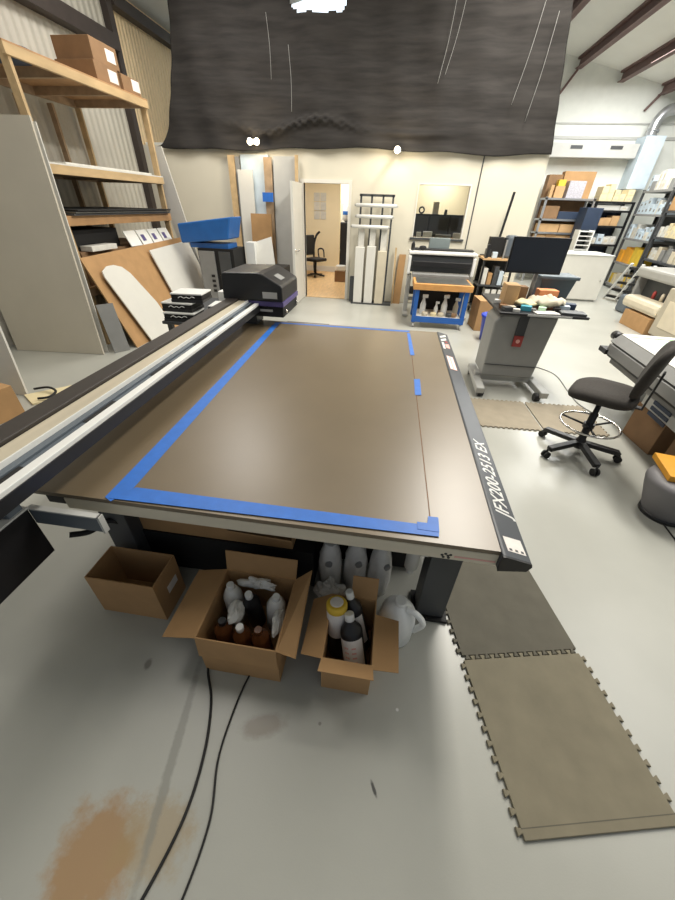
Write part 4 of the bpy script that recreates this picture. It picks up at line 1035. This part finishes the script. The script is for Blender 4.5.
# far wall ductwork
hv = thing('wall_heater','long grey wall heater unit mounted high on the far wall','heater',(5.0,13.3,2.95))
BX(3.6,6.05,13.05,13.44,3.0,3.30).build('body','light_grey',hv,.01)
for x in (4.35,5.35): BX(x,x+.3,13.04,13.05,3.18,3.25).build('grille','dark_grey',hv)
dk = thing('air_duct','pale metal air duct rising on the far wall','duct',(6.3,13.2,2.4))
BX(6.08,6.55,12.95,13.44,2.35,3.45).build('plenum','ice_box',dk,.01)
MB().tube([(6.25,13.15,3.45),(6.27,13.15,3.75),(6.42,13.15,3.94),(6.7,13.15,3.98),(7.1,13.15,3.97)],.12,16,6).build('pipe','aluminium',dk)
for p_a,p_b in (((6.255,13.15,3.55),(6.26,13.15,3.59)),((6.85,13.15,3.98),(6.9,13.15,3.98))): MB().cyl(p_a,p_b,.145,18).build('band','aluminium',dk)

# ---------------------------------------------------------------- office seen through door and window
oc = thing('office_chair','black office chair seen through the doorway','chair',(-2.25,11.2,0),R(60),None,True)
MB().box(-.24,.24,-.24,.24,.42,.50).build('seat','black_matte',oc,.03)
MB().box(-.22,.22,.22,.28,.55,1.05).build('backrest','black_matte',oc,.03)
MB().cyl((0,0,.1),(0,0,.42),.03).build('column','black_plastic',oc)
for k in range(5):
    a = 2*PI*k/5; MB().bar((0,0,.09),(.28*math.cos(a),.28*math.sin(a),.05),.05,.04).build('base_leg','black_plastic',oc)
MB().tube([(.28,.1,.45),(.30,.15,.68),(.28,-.05,.70),(.27,-.1,.5)],.02).build('armrest','black_plastic',oc)
cart2 = thing('equipment_cart','black equipment pile beside the doorway chair','cart',(-2.65,11.0,0))
BX(-2.95,-2.60,10.7,11.2,.012,.55).build('body','black_matte',cart2,.02); BX(-2.93,-2.62,10.75,11.1,.55,.82).build('top_unit','dark_grey',cart2,.03)
cable('black vacuum hose arching up beside the office chair',[(-2.38,11.7,.045),(-2.40,11.7,.7),(-2.33,11.7,1.0),(-2.22,11.7,1.12)],.03,'black_matte','vacuum_hose')
for k in range(2):
    for j in range(3):
        sheet('wall_paper', 'paper notice on office wall, %s column, %s row' % (['left','right'][k],['top','middle','bottom'][j]), [(-2.50+.19*k,12.285,1.40+.22*j),(-2.33+.19*k,12.285,1.40+.22*j),(-2.33+.19*k,12.285,1.60+.22*j),(-2.50+.19*k,12.285,1.60+.22*j)],.004,'pale_box','paper')
wcl = thing('water_cooler','dark water cooler with a white bottle seen through doorway','water cooler',(-1.35,11.0,0))
BX(-1.50,-1.17,10.8,11.15,.35,1.40).build('body','black_plastic',wcl,.02)
MB().lathe([(.06,1.40),(.13,1.46),(.13,1.75),(.11,1.78)],(-1.33,10.97,0),16).build('bottle','white_plastic',wcl)
MB().lathe([(.132,1.56),(.134,1.57),(.134,1.63),(.132,1.64)],(-1.33,10.97,0),16).build('bottle_band','blue_plastic',wcl)
BX(-1.52,-1.17,10.78,11.17,0,.35).build('base','black_matte',wcl)
box('white_packet','white packet stacked by the water cooler',-1.56,-1.30,10.55,10.75,.28,.42,'white_plastic','packet',bev=.03)
box('white_packet','lower box carrying the white packet by the cooler',-1.58,-1.28,10.53,10.77,.012,.28,'cardboard_dark','packet')
dv = thing('desk_divider','grey desk divider seen through the window','divider',(.9,10.5,0))
BX(.0,2.0,10.5,10.56,.012,1.62).build('panel','dark_grey',dv); BX(.0,2.0,10.47,10.59,1.62,1.65).build('cap','black_plastic',dv)
for x in (.72,1.22): BX(x,x+.05,10.46,10.5,.012,1.62).build('seam','black_plastic',dv)
dsk = thing('office_desk','office desk with white items behind the window','desk',(.9,9.6,0))
BX(.1,1.9,9.3,10.3,1.15,1.19).build('desk_top','cardboard_dark',dsk)
for x in (.12,1.83):
    for y in (9.32,10.23): BX(x,x+.05,y,y+.05,.012,1.15).build('leg','dark_grey',dsk)
for k,(x,w_,h_,m) in enumerate(((.45,.1,.12,'white_plastic'),(.60,.2,.14,'white_plastic'),(.88,.35,.09,'mid_grey'),(1.28,.17,.13,'white_plastic'))):
    box(['cup','small_box','paper_tray','small_box'][k],['left white cup on the office desk','wide white box on the office desk','grey tray on the office desk','right white box on the office desk'][k],x,x+w_,9.6,9.75,1.19,1.19+h_,m,('cup','box','tray','box')[k])
tag(BX(.80,.94,10.5,10.55,1.65,1.90).build('framed_card','pale_box',None,.01),'white framed card standing on the desk divider','frame')
tag(MB().tube([(.54+.06*math.cos(2*PI*k/12),10.53,1.725+.06*math.sin(2*PI*k/12)) for k in range(12)],.018,8,1,True).build('ring_ornament','black_plastic'),'dark ring ornament standing on the desk divider','ornament')
tag(MB().lathe([(.035,0),(.04,.02),(.03,.1)],(1.12,10.53,1.65),12).build('dark_cup','black_plastic'),'small dark cup on the desk divider','cup')

# ---------------------------------------------------------------- lights
def area(name, loc, size, energy, color=(1,1,1), rot=(0,0,0), sy=None):
    l = bpy.data.lights.new(name,'AREA'); l.energy = energy; l.color = color; l.size = size
    if sy: l.shape = 'RECTANGLE'; l.size_y = sy
    o = bpy.data.objects.new(name,l); COL.objects.link(o); o.location = loc; o.rotation_euler = rot
    return o
area('skylight_right', (4.2,3.0,4.75), 1.2, 120, (1,.98,.93), sy=2.6)
area('skylight_middle', (1.85,5.4,5.2), .7, 385, (1,.955,.87), sy=4.2)
area('fill_far', (5.2,10.2,4.5), 1.8, 310, (1,1,.97), sy=3.5)  # unseen area light added to brighten the far walls
area('fill_left', (-2.0,2.8,5.2), 1.2, 62, (1,.95,.88), sy=2)  # added fill from the camera side for the left half
area('fill_corner', (-3.0,6.4,4.95), 1.0, 95, (1,.96,.90), sy=1.6)  # extra fill added to lift the back left corner
area('office_lamp_door', (-2.0,10.4,2.6), .8, 38, (1,.97,.92))
area('office_lamp_window', (1.0,11.2,2.6), .8, 26, (1,.97,.92))
area('fill_hall', (-1.5,12.7,2.6), .5, 22, (1,.98,.95))  # unseen light added to brighten the passage beyond the office
wd = bpy.data.worlds.new('world'); S.world = wd; wd.use_nodes = True
wd.node_tree.nodes['Background'].inputs[0].default_value = (.85,.92,1,1)
wd.node_tree.nodes['Background'].inputs[1].default_value = .24
S.view_settings.view_transform = 'Standard'; S.view_settings.look = 'None'
S.view_settings.exposure = .25; S.view_settings.gamma = 1.; S.view_settings.use_curve_mapping = False
